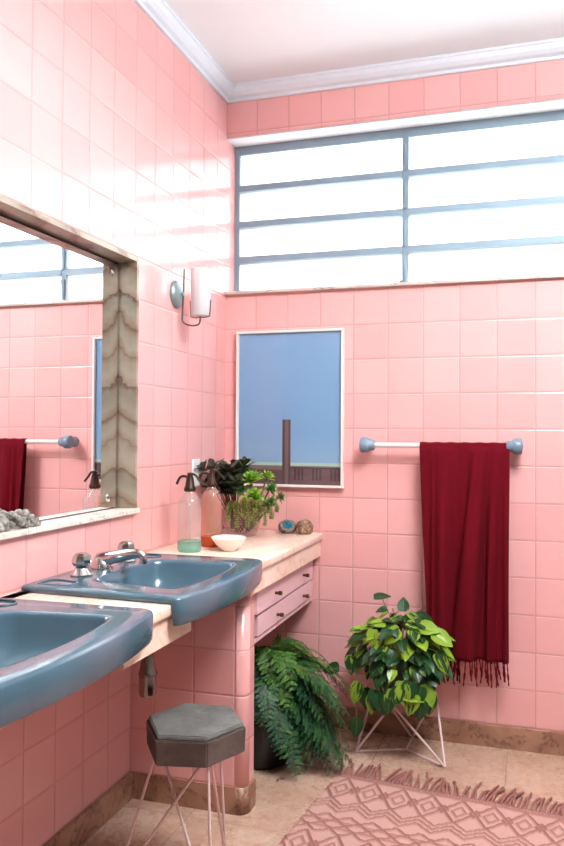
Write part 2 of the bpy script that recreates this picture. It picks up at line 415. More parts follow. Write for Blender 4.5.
# ------------------------------------------------------------------ windows
def hopper_window(name, length, mullions, place):
    """local: x along the wall, y outward, z up"""
    w = bpy.data.objects.new(name, None); COL.objects.link(w); w['kind'] = 'structure'
    w.matrix_world = place
    rows = [1.932, 2.097, 2.264, 2.435, 2.612]
    b = nb(); fy0, fy1 = .105, .14
    box(b, 0, .024, fy0, fy1, WZ0, WZ1-.002, .002); box(b, length-.024, length, fy0, fy1, WZ0, WZ1-.002, .002)
    box(b, .024, length-.024, fy0, fy1, 2.600, WZ1-.002, .002); box(b, .024, length-.024, fy0, fy1, WZ0, 1.945, .002)
    link_mesh('window_frame', b, M['steel_paint'], w)
    for m in mullions:
        b = nb(); box(b, m-.014, m+.014, fy0-.004, fy1-.006, 1.945, 2.600, .002)
        for z in rows[1:4]:
            lathe(b, [(.008, 0), (.008, .012), (.004, .014)], 10, Matrix.Translation((m, fy0-.002, z+.02)) @ Matrix.Rotation(pi/2, 4, 'X'))
        for z in rows[:4]:
            box(b, m-.004, m+.004, fy0-.020, fy0, z+.02, z+.13, 0, rot=Matrix.Rotation(radians(9), 3, 'X'))
        link_mesh('mullion', b, M['steel_paint'], w)
        b = nb(); box(b, m-.02, m-.012, fy0-.025, fy0-.004, 1.945, 1.96, .002); box(b, m-.03, m-.018, fy0-.034, fy0-.022, 1.938, 1.952, .003)
        link_mesh('window_latch', b, M['sconce_rod'], w)
    xs = [.012]+list(mullions)+[length-.012]
    for j in range(len(xs)-1):
        for k in range(4):
            xa, xb = xs[j]+.014, xs[j+1]-.014
            z0, z1 = rows[k]+.010, rows[k+1]-.008
            b = nb(); box(b, xa, xb, .1225, .1275, z0, z1, rot=Matrix.Rotation(radians(7), 3, 'X'))
            p = link_mesh('window_pane', b, M['frosted'], w)
            if k > 0:
                b = nb(); box(b, xa-.003, xb+.003, fy0-.010, fy1, rows[k]-.017, rows[k]+.017, .002)
                box(b, xa, xb, fy0-.020, fy0-.006, rows[k]-.016, rows[k]-.008, .001)
                link_mesh('rail', b, M['steel_paint'], w)
    return w
w1 = hopper_window('window_1', WX1, [.812, 1.61], Matrix.Translation((.0, .0, 0)))
b = nb(); box(b, -.0, WX1+.02, -.022, .104, WZ0-.010, WZ0+.004, .002)
link_mesh('window_sill', b, M['ledge'], w1)
b = nb(); box(b, -.0, WX1, .0, .104, WZ1-.004, WZ1+.002); link_mesh('window_reveal', b, M['plaster'], w1)

# ------------------------------------------------------------------ mirror
t = thing('wall_mirror', 'large mirror recessed in the pink wall with a brown-veined marble surround', 'mirror', (0, (MY0+MY1)/2, MZ0))
oy = -(MY0+MY1)/2; oz = -MZ0
def off(bm, dx, dy, dz): bmesh.ops.translate(bm, verts=bm.verts[:], vec=(dx, dy, dz)); return bm
b = nb(); box(b, -.075, -.0665, MY0, MY1, MZ0, MZ1); link_mesh('backing_board', off(b, 0, oy, oz), M['black'], t)
b = nb(); box(b, -.066, -.060, MY0+.010, MY1-.010, MZ0+.003, MZ1-.008); link_mesh('mirror_glass', off(b, 0, oy, oz), M['mirror'], t)
b = nb(); G = .001
box(b, -.066, .009, MY1+G, MY1+F-G, MZ0, MZ1+F-G, .001); box(b, -.066, .009, MY0-F+G, MY0-G, MZ0, MZ1+F-G, .001)
box(b, -.066, .009, MY0, MY1, MZ1+G, MZ1+F-G, .001)
link_mesh('frame', off(b, 0, oy, oz), M['frame_marble'], t)
b = nb(); box(b, -.066, .018, MY0-F+G, MY1+F+.004, MZ0-F+G, MZ0-G, .003); s_ = link_mesh('mirror_sill', off(b, 0, oy, oz), M['sill'], t); s_['label'] = 'white marble sill'
for y, z in ((-.918, 1.842), (-.93, 1.052)):
    b = nb(); lathe(b, [(.014, 0), (.014, .003), (.010, .006), (.004, .007)], 20, Matrix.Translation((-.060, y, z)) @ Matrix.Rotation(pi/2, 4, 'Y'))
    link_mesh('mirror_clip', off(b, 0, oy, oz), M['chrome'], t, 40)

# ------------------------------------------------------------------ countertop
HC = .842
SINKS = (-1.197, -1.978)
t = thing('marble_countertop', 'pale pinkish marble worktop running along the left wall to the far wall', 'countertop', (.23, -1.2, .74))
T = lambda bm: off(bm, -.23, 1.2, -.74)
b = nb()
ycuts = [0.]
def slab(y0, y1, x0=0.001, x1=.470): box(b, x0, x1, y0, y1, HC-.030, HC, .006, seg=3)
slab(-.885, -.001)
slab(-1.680, -1.506)
slab(-2.75, -2.300)
box(b, .001, .045, -2.300, -.885, HC-.030, HC)
link_mesh('slab', T(b), M['counter'], t, 40)
b = nb()
for y0, y1 in ((-.905, -.001), (-1.745, -1.375), (-2.75, -2.26)):
    b = nb(); box(b, .440, .459, y0, y1, .740, HC-.030, .0015); link_mesh('apron', T(b), M['counter'], t)

# ------------------------------------------------------------------ sinks
def outline(kind, n):
    """closed outline, kind: outer/bowl; local x from wall to room, y along the wall, centred; returns list from back-left ccw"""
    if kind == 'outer':
        c = [(.010, -.318), (.492, -.330), (.492, .330), (.010, .318)]; bulge = .036; rad = [.012, .022, .040, .012]; sideb = .0
    else:
        c = [(.165, -.190), (.432, -.226), (.432, .226), (.165, .190)]; bulge = .028; rad = [.045, .022, .022, .045]; sideb = .0
    pts = []
    for i in range(4):
        a = Vector(c[i]); nx = Vector(c[(i+1) % 4]); pv = Vector(c[i-1])
        d0 = (pv-a).normalized(); d1 = (nx-a).normalized(); r = rad[i]
        for k in range(9):
            s = k/8; p0 = a+d0*r; p1 = a+d1*r
            pts.append((p0*(1-s)**2 + a*2*s*(1-s) + p1*s*s, i))
        e0 = a+d1*r; e1 = nx-d1*rad[(i+1) % 4]
        for k in range(1, n):
            pts.append((e0.lerp(e1, k/n), i))
    out = []
    for p, i in pts:
        x, y = p
        ref = c[1][0]; hw = c[1][1]
        if abs(y) < abs(hw):
            fr = max(0, 1-(y/hw)**2)
            wx = max(0, min(1, (x-c[0][0])/(ref-c[0][0])))
            x += bulge*fr*(wx**3)
        if kind == 'bowl':
            wb = max(0, 1-(y/.19)**2) if abs(y) < .19 else 0
            if x < .3: x -= .03*wb*(1-(x-.13)/.2)
        out.append(Vector((x, y)))
    return out
def make_sink(yc, label, faucet_label):
    t = thing('washbasin', label, 'sink', (0, yc, HC), 0, 'blue washbasins set into the marble counter')
    O = outline('outer', 22); Bw = outline('bowl', 22); N = len(O)
    bm = nb()
    def ring(f): return [bm.verts.new(f(i)) for i in range(N)]
    cen = Vector((.28, 0))
    def ins(i, d):       # shift outline point inward by d
        a = O[i-1]; c = O[(i+1) % N]; tdir = (c-a).normalized(); nrm = Vector((-tdir.y, tdir.x))
        if nrm.dot(cen-O[i]) < 0: nrm = -nrm
        return O[i]+nrm*d
    def low(i, full):
        x = O[i].x; s = max(0, min(1, (x-.4725)/.004))
        return s
    RT = .019            # rim top above slab
    def zl(i):  return .0005 if low(i, 0) < .5 else -.054
    def P3(p, z): return Vector((p.x, p.y, z))
    r0 = ring(lambda i: P3(ins(i, .018 if low(i, 0) < .5 else .012), zl(i)))
    r1 = ring(lambda i: P3(ins(i, .006), zl(i)))
    r2 = ring(lambda i: P3(ins(i, .001), zl(i)+(.002 if low(i, 0) < .5 else .010)))
    r3 = ring(lambda i: P3(ins(i, .0), RT*.3 if low(i,0) < .5 else -.015))
    r4 = ring(lambda i: P3(ins(i, .0), RT-.008))
    r5 = ring(lambda i: P3(ins(i, .003), RT-.003))
    r6 = ring(lambda i: P3(ins(i, .009), RT))
    rs = [r0, r1, r2, r3, r4, r5, r6]
    # slightly dished rim, then bowl
    for s, dz in ((.5, -.0012), (.85, -.0005)):
        rs.append(ring(lambda i: P3(ins(i, .009).lerp(Bw[i], s), RT+dz)))
    rs.append(ring(lambda i: P3(Bw[i], RT-.001)))
    bc = Vector((.285, 0))
    for k, (s, z) in enumerate(((.985, RT-.004), (.965, RT-.012), (.93, -.024), (.87, -.050), (.78, -.074), (.62, -.088), (.42, -.094), (.20, -.097), (.08, -.098))):
        rs.append(ring(lambda i: P3(bc+(Bw[i]-bc)*s, z)))
    for a, c in zip(rs, rs[1:]):
        for i in range(N): bm.faces.new((a[i], a[(i+1) % N], c[(i+1) % N], c[i]))
    bm.faces.new(rs[-1])
    # outside of the bowl (seen from below)
    ext = [r0]
    for s, z in ((1.02, -.012), (1.0, -.03), (.92, -.060), (.80, -.088), (.55, -.104), (.3, -.108)):
        ext.append(ring(lambda i: P3(bc+(Bw[i]-bc)*s, z)))
    for a, c in zip(ext, ext[1:]):
        for i in range(N): bm.faces.new((a[(i+1) % N], a[i], c[i], c[(i+1) % N]))
    bm.faces.new(ext[-1][::-1])
    bmesh.ops.recalc_face_normals(bm, faces=bm.faces[:])
    link_mesh('basin', bm, M['blue'], t, 50)
    # soap recess lips at the back corners
    for sgn in (-1, 1):
        bm = nb()
        pts = [(.045, sgn*.285), (.13, sgn*.285), (.135, sgn*.235), (.05, sgn*.22), (.045, sgn*.285)]
        tube(bm, smooth_path([Vector((x, y, RT+.0005)) for x, y in pts], 6), .0022, 6)
        link_mesh('soap_rest', bm, M['blue'], t, True)
    bm = nb(); lathe(bm, [(.026, 0), (.026, .003), (.018, .004), (.016, .001), (.004, .0005)], 24, Matrix.Translation((.285, 0, -.0978)))
    link_mesh('drain', bm, M['chrome'], t, 40)
    # faucet
    f = thing('faucet', faucet_label, 'faucet', (.086, yc, HC+RT), 0, 'chrome taps on the blue washbasins')
    for yy in (-.132, .132):
        bm = nb(); lathe(bm, [(.033, 0), (.033, .004), (.029, .008), (.023, .015), (.0185, .021), (.019, .024), (.011, .026)], 28, Matrix.Translation((0, yy, 0)))
        link_mesh('tap_base', bm, M['chrome'], f, 40)
        bm = nb(); n = 16
        prof = [(.012, .024), (.023, .028), (.029, .037), (.029, .046), (.025, .057), (.016, .064), (.004, .066)]
        rings = []
        for r, z in prof:
            rings.append([bm.verts.new((r*(1-.10*(k % 2))*cos(2*pi*k/n), yy+r*(1-.10*(k % 2))*sin(2*pi*k/n), z)) for k in range(n)])
        for a, c in zip(rings, rings[1:]):
            for k in range(n): bm.faces.new((a[k], a[(k+1) % n], c[(k+1) % n], c[k]))
        bm.faces.new(rings[0][::-1]); bm.faces.new(rings[-1])
        link_mesh('tap_handle', bm, M['chrome'], f, 15)
    bm = nb(); lathe(bm, [(.034, 0), (.034, .006), (.030, .014), (.024, .03), (.018, .034)], 28, Matrix.Translation((-.012, 0, 0)))
    link_mesh('spout_base', bm, M['chrome'], f, 40)
    bm = nb(); pts = smooth_path([(-.02, 0, .022), (.03, 0, .034), (.085, 0, .046), (.116, 0, .049), (.130, 0, .040), (.131, 0, .020)], 5)
    k = len(pts); tube(bm, pts, .01, 16, True, [.023-.011*min(1, i/(k*.7)) for i in range(k)])
    link_mesh('spout', bm, M['chrome'], f, 50)
    # waste trap under the basin
    tr = thing('bottle_trap', 'chrome bottle trap hanging ' + ('between the far washbasin and the grey stool' if yc > -1.5 else 'under the near washbasin, hidden behind its rim'), 'drain trap', (.236, yc, .485), 0, 'waste traps under the washbasins')
    bm = nb(); lathe(bm, [(.0165, .10), (.0165, .248)], 20); lathe(bm, [(.021, .176), (.023, .180), (.023, .196), (.021, .200)], 20)
    link_mesh('waste_pipe', bm, M['chrome_old'], tr, 40)
    bm = nb(); lathe(bm, [(.004, -.002), (.024, 0), (.0275, .006), (.0265, .060), (.0285, .062), (.0285, .070), (.026, .074), (.016, .125), (.015, .165)], 28)
    link_mesh('trap_cup', bm, M['chrome_old'], tr, 40)
    bm = nb(); tube(bm, smooth_path([(-.01, 0, .13), (-.045, .0, .13), (-.055, .0, .128), (-.25, .0, .128)], 4), .014, 14)
    lathe(bm, [(.019, 0), (.019, .02)], 16, Matrix.Translation((-.05, 0, .13)) @ Matrix.Rotation(-pi/2, 4, 'Y'))
    link_mesh('outlet_pipe', bm, M['metal_brown'], tr, 40)
    return t
make_sink(SINKS[0], 'blue ceramic washbasin nearer the drawers, fully in view with both taps', 'chrome two-handle faucet on the far blue washbasin')
make_sink(SINKS[1], 'blue ceramic washbasin at the left edge, nearest the viewer', 'chrome two-handle faucet on the near blue washbasin')

# ------------------------------------------------------------------ drawer unit
t = thing('drawer_unit', 'pink three-drawer unit hung under the marble counter by the far wall', 'drawers', (.2, -.39, .545))
T = lambda bm: off(bm, -.2, .39, -.545)
DZ0, DZ1 = .547, .739
b = nb(); y0, y1 = -.786, -.010
box(b, .02, .425, y0, y1, DZ0, DZ0+.014); box(b, .02, .425, y0, y1, .799, .811); box(b, .02, .425, y0, y0+.014, DZ0+.014, .799); box(b, .02, .425, y1-.014, y1, DZ0+.014, .799)
box(b, .02, .034, y0+.014, y1-.014, DZ0+.014, DZ1-.012)
link_mesh('carcass', T(b), M['drawer'], t)
b = nb(); box(b, .034, .412, y0+.016, y1-.016, DZ0+.016, DZ1-.013); link_mesh('gap_shade_block', T(b), M['drawer_gap_shade'], t)  # dark filler block, paints the shade in the gaps between drawers
zm = .642
for (a, c, z0, z1, knobs, dx) in ((-.770, -.370, zm+.006, DZ1-.006, [-.572], .005), (-.358, -.026, zm+.003, DZ1-.006, [-.182], 0), (-.748, -.026, DZ0+.020, zm-.004, [-.536, -.182], 0)):
    b = nb(); box(b, .412, .431+dx, a, c, z0, z1, .0015)
    d = link_mesh('drawer', T(b), M['drawer'], t)
    for y in knobs:
        b = nb(); z = (z0+z1)/2-.004
        lathe(b, [(.0055, 0), (.0055, .012), (.008, .014), (.008, .026), (.006, .027)], 14, Matrix.Translation((.431+dx, y, z)) @ Matrix.Rotation(pi/2, 4, 'Y'))
        k = link_mesh('knob', T(b), M['brass'], d, 40); k['label'] = 'small brass knob'

# ------------------------------------------------------------------ things on the counter
def siphon(name, label, loc, r, hg, gm, bm_, rz):
    t = thing(name, label, 'bottle', loc, rz, 'old soda siphons on the counter')
    b = nb(); pr = [(r*.86, .035), (r, .040), (r, hg*.70), (r*.97, hg*.77), (r*.85, hg*.85), (r*.62, hg*.92), (r*.40, hg*.96), (r*.36, hg)]
    lathe(b, pr, 12 if False else 36, cap0=False, cap1=False); link_mesh('bottle_body', b, gm, t, 'all')
    b = nb(); lathe(b, [(r*.55, .004), (r*.90, 0), (r*.98, .006), (r, .014), (r, .040)], 36, cap1=False); link_mesh('bottle_base', b, bm_, t, 60)
    b = nb(); tube(b, [(0, 0, .02), (0, 0, hg)], .0028, 8); link_mesh('inner_tube', b, M['glass_clear'], t, True)
    b = nb(); z = hg-.004
    lathe(b, [(r*.44, z), (r*.50, z+.004), (r*.50, z+.012), (r*.40, z+.020), (r*.30, z+.050), (r*.22, z+.062), (r*.24, z+.066), (r*.12, z+.070)], 24)
    link_mesh('siphon_head', b, M['metal_brown'], t, 40)
    b = nb(); tube(b, smooth_path([(0, 0, z+.050), (-.025, 0, z+.056), (-.040, 0, z+.048), (-.050, 0, z+.026)], 5), .005, 10, True); link_mesh('spout', b, M['metal_brown'], t, True)
    b = nb(); tube(b, smooth_path([(-.006, 0, z+.066), (.018, 0, z+.062), (.036, 0, z+.042), (.052, 0, z+.026)], 5), .0045, 8, True); link_mesh('lever', b, M['metal_brown'], t, True)
    return t
siphon('soda_siphon', 'clear glass soda siphon with a green base beside the blue washbasin', (.140, -.690, HC), .0445, .225, M['glass_clear'], M['glass_base_green'], radians(10))
siphon('soda_siphon', 'rose-tinted glass soda siphon with an orange base, behind the clear one', (.166, -.545, HC), .040, .235, M['glass_rose'], M['glass_base_orange'], radians(35))
b = nb(); lathe(b, [(.012, .001), (.024, 0), (.027, .004), (.045, .020), (.060, .040), (.066, .050), (.0645, .0515), (.058, .040), (.042, .022), (.022, .009), (.004, .007)], 40)
o = link_mesh('small_bowl', b, M['ceramic_white'], None, 60); o.location = (.272, -.628, HC); tag(o, 'small cream bowl on the counter in front of the siphons', 'bowl')

# vase
VX, VY = .165, -.205
t = thing('glass_vase', 'clear faceted glass vase in the counter corner holding succulents', 'vase', (VX, VY, HC))
b = nb(); lathe(b, [(.052, .002), (.058, .0), (.070, .020), (.080, .060), (.085, .115), (.0835, .115), (.078, .060), (.066, .022), (.03, .012)], 12); link_mesh('vase_body', b, M['glass_vase'], t, 20)
b = nb()
for k in range(9):
    a = k*2.4; tube(b, [(.03*cos(a), .03*sin(a), .018), (.055*cos(a+2.2), .055*sin(a+2.2), .112)], .0035, 6)
link_mesh('cut_stem', b, M['stem_brown'], t, True)

def leaf_uv(bm): return bm.loops.layers.uv.get('UVMap') or bm.loops.layers.uv.new('UVMap'), bm.loops.layers.uv.get('rnd') or bm.loops.layers.uv.new('rnd')
def leaf(bm, mat4, L, W, shape='heart', curl=.25, fold=.25, mi=0, rnd=None, nu=4, nv=7, thick=0):
    """blade along +Y, face +Z"""
    u1, u2 = leaf_uv(bm); rx = rnd or (random.random(), random.random())
    grid = []
    for j in range(nv+1):
        v = j/nv
        if shape == 'heart':
            w = (sin(pi*min(1, (v+.06)**.72/1.04))**.85)*(1-.12*v) if v < 1 else 0
            w = max(w, 0)
        elif shape == 'lance': w = max(0, sin(pi*v**.85))**.9 if v < 1 else 0
        elif shape == 'spoon': w = max(0, sin(pi*v**1.5))**.7 if v < 1 else 0
        else: w = 1-v
        if j == 0: w = max(w, .04)
        if j == nv: w = .0
        row = []
        for i in range(nu+1):
            s = i/nu*2-1; x = s*w*W/2
            yb = 0
            if shape == 'heart' and v < .35: yb = -abs(s)**1.0*L*.14*(1-v/.35)*(1 if j else .2)
            y = v*L + yb
            z = fold*abs(x) - curl*L*v*v
            row.append((Vector((x, y, z)), (i/nu, v)))
        grid.append(row)
    vs = [[bm.verts.new(mat4 @ p) for p, _ in row] for row in grid]
    for j in range(nv):
        for i in range(nu):
            q = (vs[j][i], vs[j][i+1], vs[j+1][i+1], vs[j+1][i])
            idx = ((j, i), (j, i+1), (j+1, i+1), (j+1, i))
            f = bm.faces.new(q); f.material_index = mi; f.smooth = True
            for lp, (a, c) in zip(f.loops, idx):
                lp[u1].uv = grid[a][c][1]; lp[u2].uv = rx
# dark-leaved sprigs
t = thing('dark_leaf_plant', 'dark bronze-green leafy sprigs at the left of the glass vase', 'plant', (VX-.03, VY-.02, HC+.03))
b = nb(); sb = nb(); rs = random.Random(3)
def heads(base, n, spread, h, lean):
    for k in range(n):
        a = rs.uniform(0, 2*pi); r = spread*rs.uniform(.2, 1)
        yield Vector((base[0]+r*cos(a)+lean[0]*rs.random(), base[1]+r*sin(a)+lean[1]*rs.random(), base[2]+h*rs.uniform(.45, 1)))
for hd in heads((-.020, -.030, .09), 26, .090, .185, (-.03, .0)):
    tube(sb, smooth_path([(rs.uniform(-.01, .02), rs.uniform(-.01, .02), .0), (hd.x*.5, hd.y*.5, hd.z*.6), hd], 3), .003, 5)
    ax = (hd-Vector((0, 0, .03))).normalized()
    for k in range(11):
        a = k*2.4; el = .15+.9*(k/11)
        R = align(ax) ; d = (R @ Vector((cos(a)*cos(el), sin(el), sin(a)*cos(el))))
        m = Matrix.Translation(hd-ax*.03*(1-k/11.)) @ align(d, ax if abs(d.dot(ax)) < .95 else Vector((0, 0, 1)))
        leaf(b, m, rs.uniform(.042, .066), rs.uniform(.022, .034), 'spoon', .12, .15, nu=2, nv=5)
link_mesh('foliage', b, M['jade'], t); link_mesh('stems', sb, M['stem_brown'], t, True)
# rosettes
def rosette(bm, c, ax, R, n, shape='lance', mi=0, wide=.36):
    ax = Vector(ax).normalized(); A = align(ax)
    for k in range(n):
        a = k*2.39996; q = k/n; el = .12+1.25*q; L = R*(1-.55*q)
        d = A @ Vector((cos(a)*cos(el), sin(el), sin(a)*cos(el)))
        leaf(bm, Matrix.Translation(Vector(c)+ax*.012*q) @ align(d, ax if el < 1.3 else A @ Vector((1, 0, 0))), L, L*wide+.004, shape, -.12, .35, mi, nu=2, nv=5)
t = thing('succulent_rosettes', 'bright lime rosette succulents at the top right of the glass vase', 'plant', (VX+.04, VY-.01, HC+.03))
b = nb(); sb = nb()
ros = [((.035, -.055, .135), (.35, -.6, .75), .058, 30, 0), ((.020, -.035, .205), (.1, -.5, .9), .062, 34, 0), ((.085, .0, .170), (.9, -.3, .5), .045, 24, 1), ((.115, .03, .135), (1, -.2, .25), .036, 20, 1), ((.0, .0, .225), (-.1, -.2, 1), .05, 26, 1), ((.062, .03, .215), (.5, -.1, .9), .048, 24, 0), ((.10, -.045, .125), (.9, -.5, .2), .032, 20, 1), ((-.01, -.07, .165), (-.1, -.9, .5), .042, 22, 1)]
for c, ax, R, n, mi in ros:
    rosette(b, c, ax, R, n, mi=mi)
    tube(sb, smooth_path([(0, 0, -.005), Vector(c)*.55, c], 4), .004, 6)
link_mesh('rosette_leaves', b, [M['rosette'], M['rosette_green']], t); link_mesh('stems', sb, M['stem'], t, True)
# trailing sedum
t = thing('trailing_sedum', 'olive beaded succulent strands trailing over the right rim of the vase', 'plant', (VX+.045, VY-.02, HC+.09))
b = nb(); sb = nb()
ends = [(-.055, -.115, -.010), (-.015, -.125, -.035), (.030, -.120, -.030), (.055, -.085, -.025), (.085, -.060, -.030), (.100, -.02, -.005), (.110, .02, .02), (-.06, -.1, .03), (.01, -.12, .01), (.075, -.09, .015), (.055, -.1, .03), (.095, -.045, .02), (-.025, -.11, .03), (.105, .0, .045), (.04, -.105, -.005)]
for e in ends:
    e = Vector(e); mid = Vector((e.x*.75, e.y*.75, .055+rs.uniform(-.01, .02)))
    pts = smooth_path([(0, 0, .01), mid, Vector((e.x, e.y, .02+max(0, e.z))), e], 8)
    tube(sb, pts, .0022, 5)
    for i in range(6, len(pts)):
        dr = (pts[i]-pts[i-1]).normalized()
        for k in range(5):
            a = k*1.257+i*.6; o_ = dr.orthogonal().normalized(); o2 = dr.cross(o_)
            d = (o_*cos(a)+o2*sin(a)+dr*.5).normalized()
            leaf(b, Matrix.Translation(pts[i]) @ align(d, -dr), .013, .0075, 'spoon', 0, .5, nu=2, nv=3)
link_mesh('beaded_leaves', b, M['sedum'], t); link_mesh('stems', sb, M['stem'], t, True)

# stones
def stone(name, label, c, r, sx, mat, seed, cut=None):
    bm = nb(); bmesh.ops.create_icosphere(bm, subdivisions=4, radius=1)
    for v in bm.verts:
        n = noise.noise(v.co*1.6+Vector((seed, 0, 0)))*.22+noise.noise(v.co*5+Vector((0, seed, 0)))*.10
        v.co *= 1+n
        v.co = Vector((v.co.x*sx[0], v.co.y*sx[1], v.co.z*sx[2]))*r
        if v.co.z < -r*.8*sx[2]: v.co.z = -r*.8*sx[2]
    off(bm, 0, 0, r*.8*sx[2])
    o = link_mesh(name, bm, mat, None, 'all'); o.location = c; tag(o, label, 'stone'); return o
def rock_mat(name, c1, c2, c3, sc):
    t = NT(name); tc = t.add('ShaderNodeTexCoord'); n = t.noise(tc.outputs['Object'], sc, 5, .7)
    t.set(Base_Color=t.ramp(n.outputs[0], [(.3, c1), (.5, c2), (.68, c3)]), Roughness=.5, Normal=t.bump(n.outputs[0], .7, .004)); return t.m
M['rock'] = rock_mat('brown_rock', srgb(70, 48, 36), srgb(130, 92, 66), srgb(196, 160, 128), 60)
M['rock2'] = rock_mat('dark_brown_rock', srgb(66, 50, 44), srgb(104, 80, 68), srgb(140, 120, 104), 60)
M['crystal'] = rock_mat('blue_crystal', srgb(16, 84, 120), srgb(34, 140, 170), srgb(130, 210, 215), 120)
o = stone('brown_stone', 'lumpy brown stone at the right of the blue-centred geode', (.400, -.060, HC), .043, (.95, .9, .78), M['rock'], 3)
t = thing('geode', 'small geode with a bright blue crystal centre on the counter end', 'stone', (.325, -.064, HC))
bm = nb(); bmesh.ops.create_icosphere(bm, subdivisions=4, radius=1)
dirv = Vector((.35, -.75, .55)).normalized()
for v in bm.verts:
    v.co *= 1+noise.noise(v.co*1.6)*.15
    d = v.co.dot(dirv)
    if d > .55: v.co -= dirv*(d-.55)
    rr = (v.co-dirv*v.co.dot(dirv)).length
    if d > .5 and rr < .5: v.co -= dirv*(.5-rr)*.5
    v.co = Vector((v.co.x*1.0, v.co.y*.9, max(v.co.z, -.8)*.8))*.041
off(bm, 0, 0, .0262); link_mesh('geode_shell', bm, M['rock2'], t, 'all')
bm = nb(); A = align(dirv)
for k in range(70):
    a = k*2.4; r = .0225*math.sqrt(k/70); h = rs.uniform(.007, .013)
    base = Vector((0, 0, .0262)) + dirv*.013 + (A @ Vector((cos(a)*r, 0, sin(a)*r)))*.95
    lathe(bm, [(.003, 0), (.0027, h*.7), (.0003, h)], 5, Matrix.Translation(base) @ (dirv+Vector((rs.uniform(-.2, .2), 0, rs.uniform(-.2, .2)))).to_track_quat('Z', 'Y').to_matrix().to_4x4())
c_ = link_mesh('blue_crystals', bm, M['crystal'], t); c_['label'] = 'bright blue crystal centre'
# crystal cluster on the mirror sill
M['quartz'] = rock_mat('grey_rose_quartz', srgb(70, 62, 58), srgb(128, 120, 112), srgb(190, 182, 174), 70)
bm = nb(); r2 = random.Random(5)
for k in range(46):
    x = r2.uniform(-.016, .018); y = r2.uniform(-.085, .085); hmax = .052*(1-(y/.098)**2)
    rad = r2.uniform(.010, .017); m = Matrix.Translation((x, y, max(rad*.6, r2.uniform(.3, 1)*hmax-rad*.4)))
    t0 = len(bm.verts); bmesh.ops.create_icosphere(bm, subdivisions=2, radius=rad, matrix=m)
    bm.verts.ensure_lookup_table()
    for v in bm.verts[t0:]: v.co += Vector((1, 1, 1))*noise.noise(v.co*90)*.0035; v.co.z = max(v.co.z, 0.0); v.co.x = max(v.co.x, -.034)
o = link_mesh('quartz_cluster', bm, M['quartz'], None, 30); o.location = (-.0215, -1.500, MZ0-.001); tag(o, 'grey crystal cluster on the white sill of the mirror', 'stone')

# ------------------------------------------------------------------ wall switch, sconce
t = thing('switch_plate', 'white switch plate on the pink wall behind the siphons', 'switch', (0, -.335, 1.055))
b = nb(); box(b, .0005, .009, -.037, .037, 0, .075+.04, .003); link_mesh('cover_plate', b, M['white_plastic'], t)
b = nb(); box(b, .009, .014, -.012, .012, .035, .08, .002); link_mesh('rocker', b, M['white_plastic'], t)
SY = -.53
t = thing('wall_sconce', 'wall sconce with a white glass shade and curved bronze rod', 'lamp', (0, SY, 1.70))
b = nb(); lathe(b, [(.056, 0), (.056, .006), (.050, .014), (.035, .022), (.010, .026)], 36, Matrix.Translation((.0005, 0, .128)) @ Matrix.Rotation(pi/2, 4, 'Y')); link_mesh('wall_plate', b, M['sconce_grey'], t, 40)
b = nb(); tube(b, [(.020, 0, .128), (.037, 0, .128)], .006, 12); lathe(b, [(.009, 0), (.009, .012)], 12, Matrix.Translation((.024, 0, .128)) @ Matrix.Rotation(pi/2, 4, 'Y')); link_mesh('arm', b, M['sconce_grey'], t, 40)
b = nb(); tube(b, smooth_path([(.036, 0, .226), (.033, 0, .128), (.029, 0, .045), (.032, 0, .018), (.058, 0, .004), (.085, 0, .002), (.101, 0, .008), (.106, 0, .026), (.106, 0, .038)], 5), .0036, 10)
link_mesh('curved_rod', b, M['sconce_rod'], t, True)
b = nb(); tl = Matrix.Translation((.108, 0, .036))
lathe(b, [(.012, .0), (.030, .001), (.036, .006), (.043, .185), (.0415, .185), (.0345, .009), (.010, .004)], 36, tl); link_mesh('lamp_shade', b, M['opal'], t, 50)
for sg in (-1, 1):
    b = nb(); tube(b, [(.106, 0, .034), (.106+sg*.020, 0, .032), (.106+sg*.040, 0, .036), (.106+sg*.0445, 0, .10)], .0022, 8); link_mesh('shade_prong', b, M['sconce_rod'], t, True)

# ------------------------------------------------------------------ framed print
t = thing('framed_print', 'framed print of a blue sky over a tall brown column, on pink tiles', 'picture', (.3145, -.0, 1.042))
x0, x1, z1 = -.2515, .2485, .700
FR = .010
b = nb()
box(b, x0, x0+FR, -.026, -.001, 0, z1, .001); box(b, x1-FR, x1, -.026, -.001, 0, z1, .001); box(b, x0+FR, x1-FR, -.026, -.001, 0, FR, .001); box(b, x0+FR, x1-FR, -.026, -.001, z1-FR, z1, .001)
link_mesh('picture_frame', b, M['white_frame'], t)
def pm(name, c, r=.5): return plain(name, c, r)
def sky_print():
    t_ = NT('print_sky'); tc = t_.add('ShaderNodeTexCoord'); sp = t_.add('ShaderNodeSeparateXYZ'); t_.link(tc.outputs['Object'], sp.inputs[0])
    c = t_.ramp(t_.math('DIVIDE', sp.outputs[2], .7), [(.1, srgb(140, 172, 200)), (.35, srgb(122, 160, 198)), (1, srgb(128, 166, 202))])
    t_.set(Base_Color=c, Roughness=.25); return t_.m
mats = [sky_print(), pm('print_haze', srgb(160, 196, 186)), pm('print_column', srgb(118, 92, 92)), pm('print_column_dark', srgb(84, 62, 66)), pm('print_wall', srgb(104, 76, 78)), pm('print_wall_dark', srgb(70, 48, 56)), pm('print_ground', srgb(132, 110, 104))]
b = nb()
def quad(a, c, z0, z1_, mi, y):
    f = b.faces.new([b.verts.new(q) for q in ((a, y, z0), (c, y, z0), (c, y, z1_), (a, y, z1_))]); f.material_index = mi
ax0, ax1, az0, az1 = x0+FR, x1-FR, FR, z1-FR
W = ax1-ax0
hz = .094; hz2 = .108
cl, cr = ax0+.435*W, ax0+.515*W
ct = .300
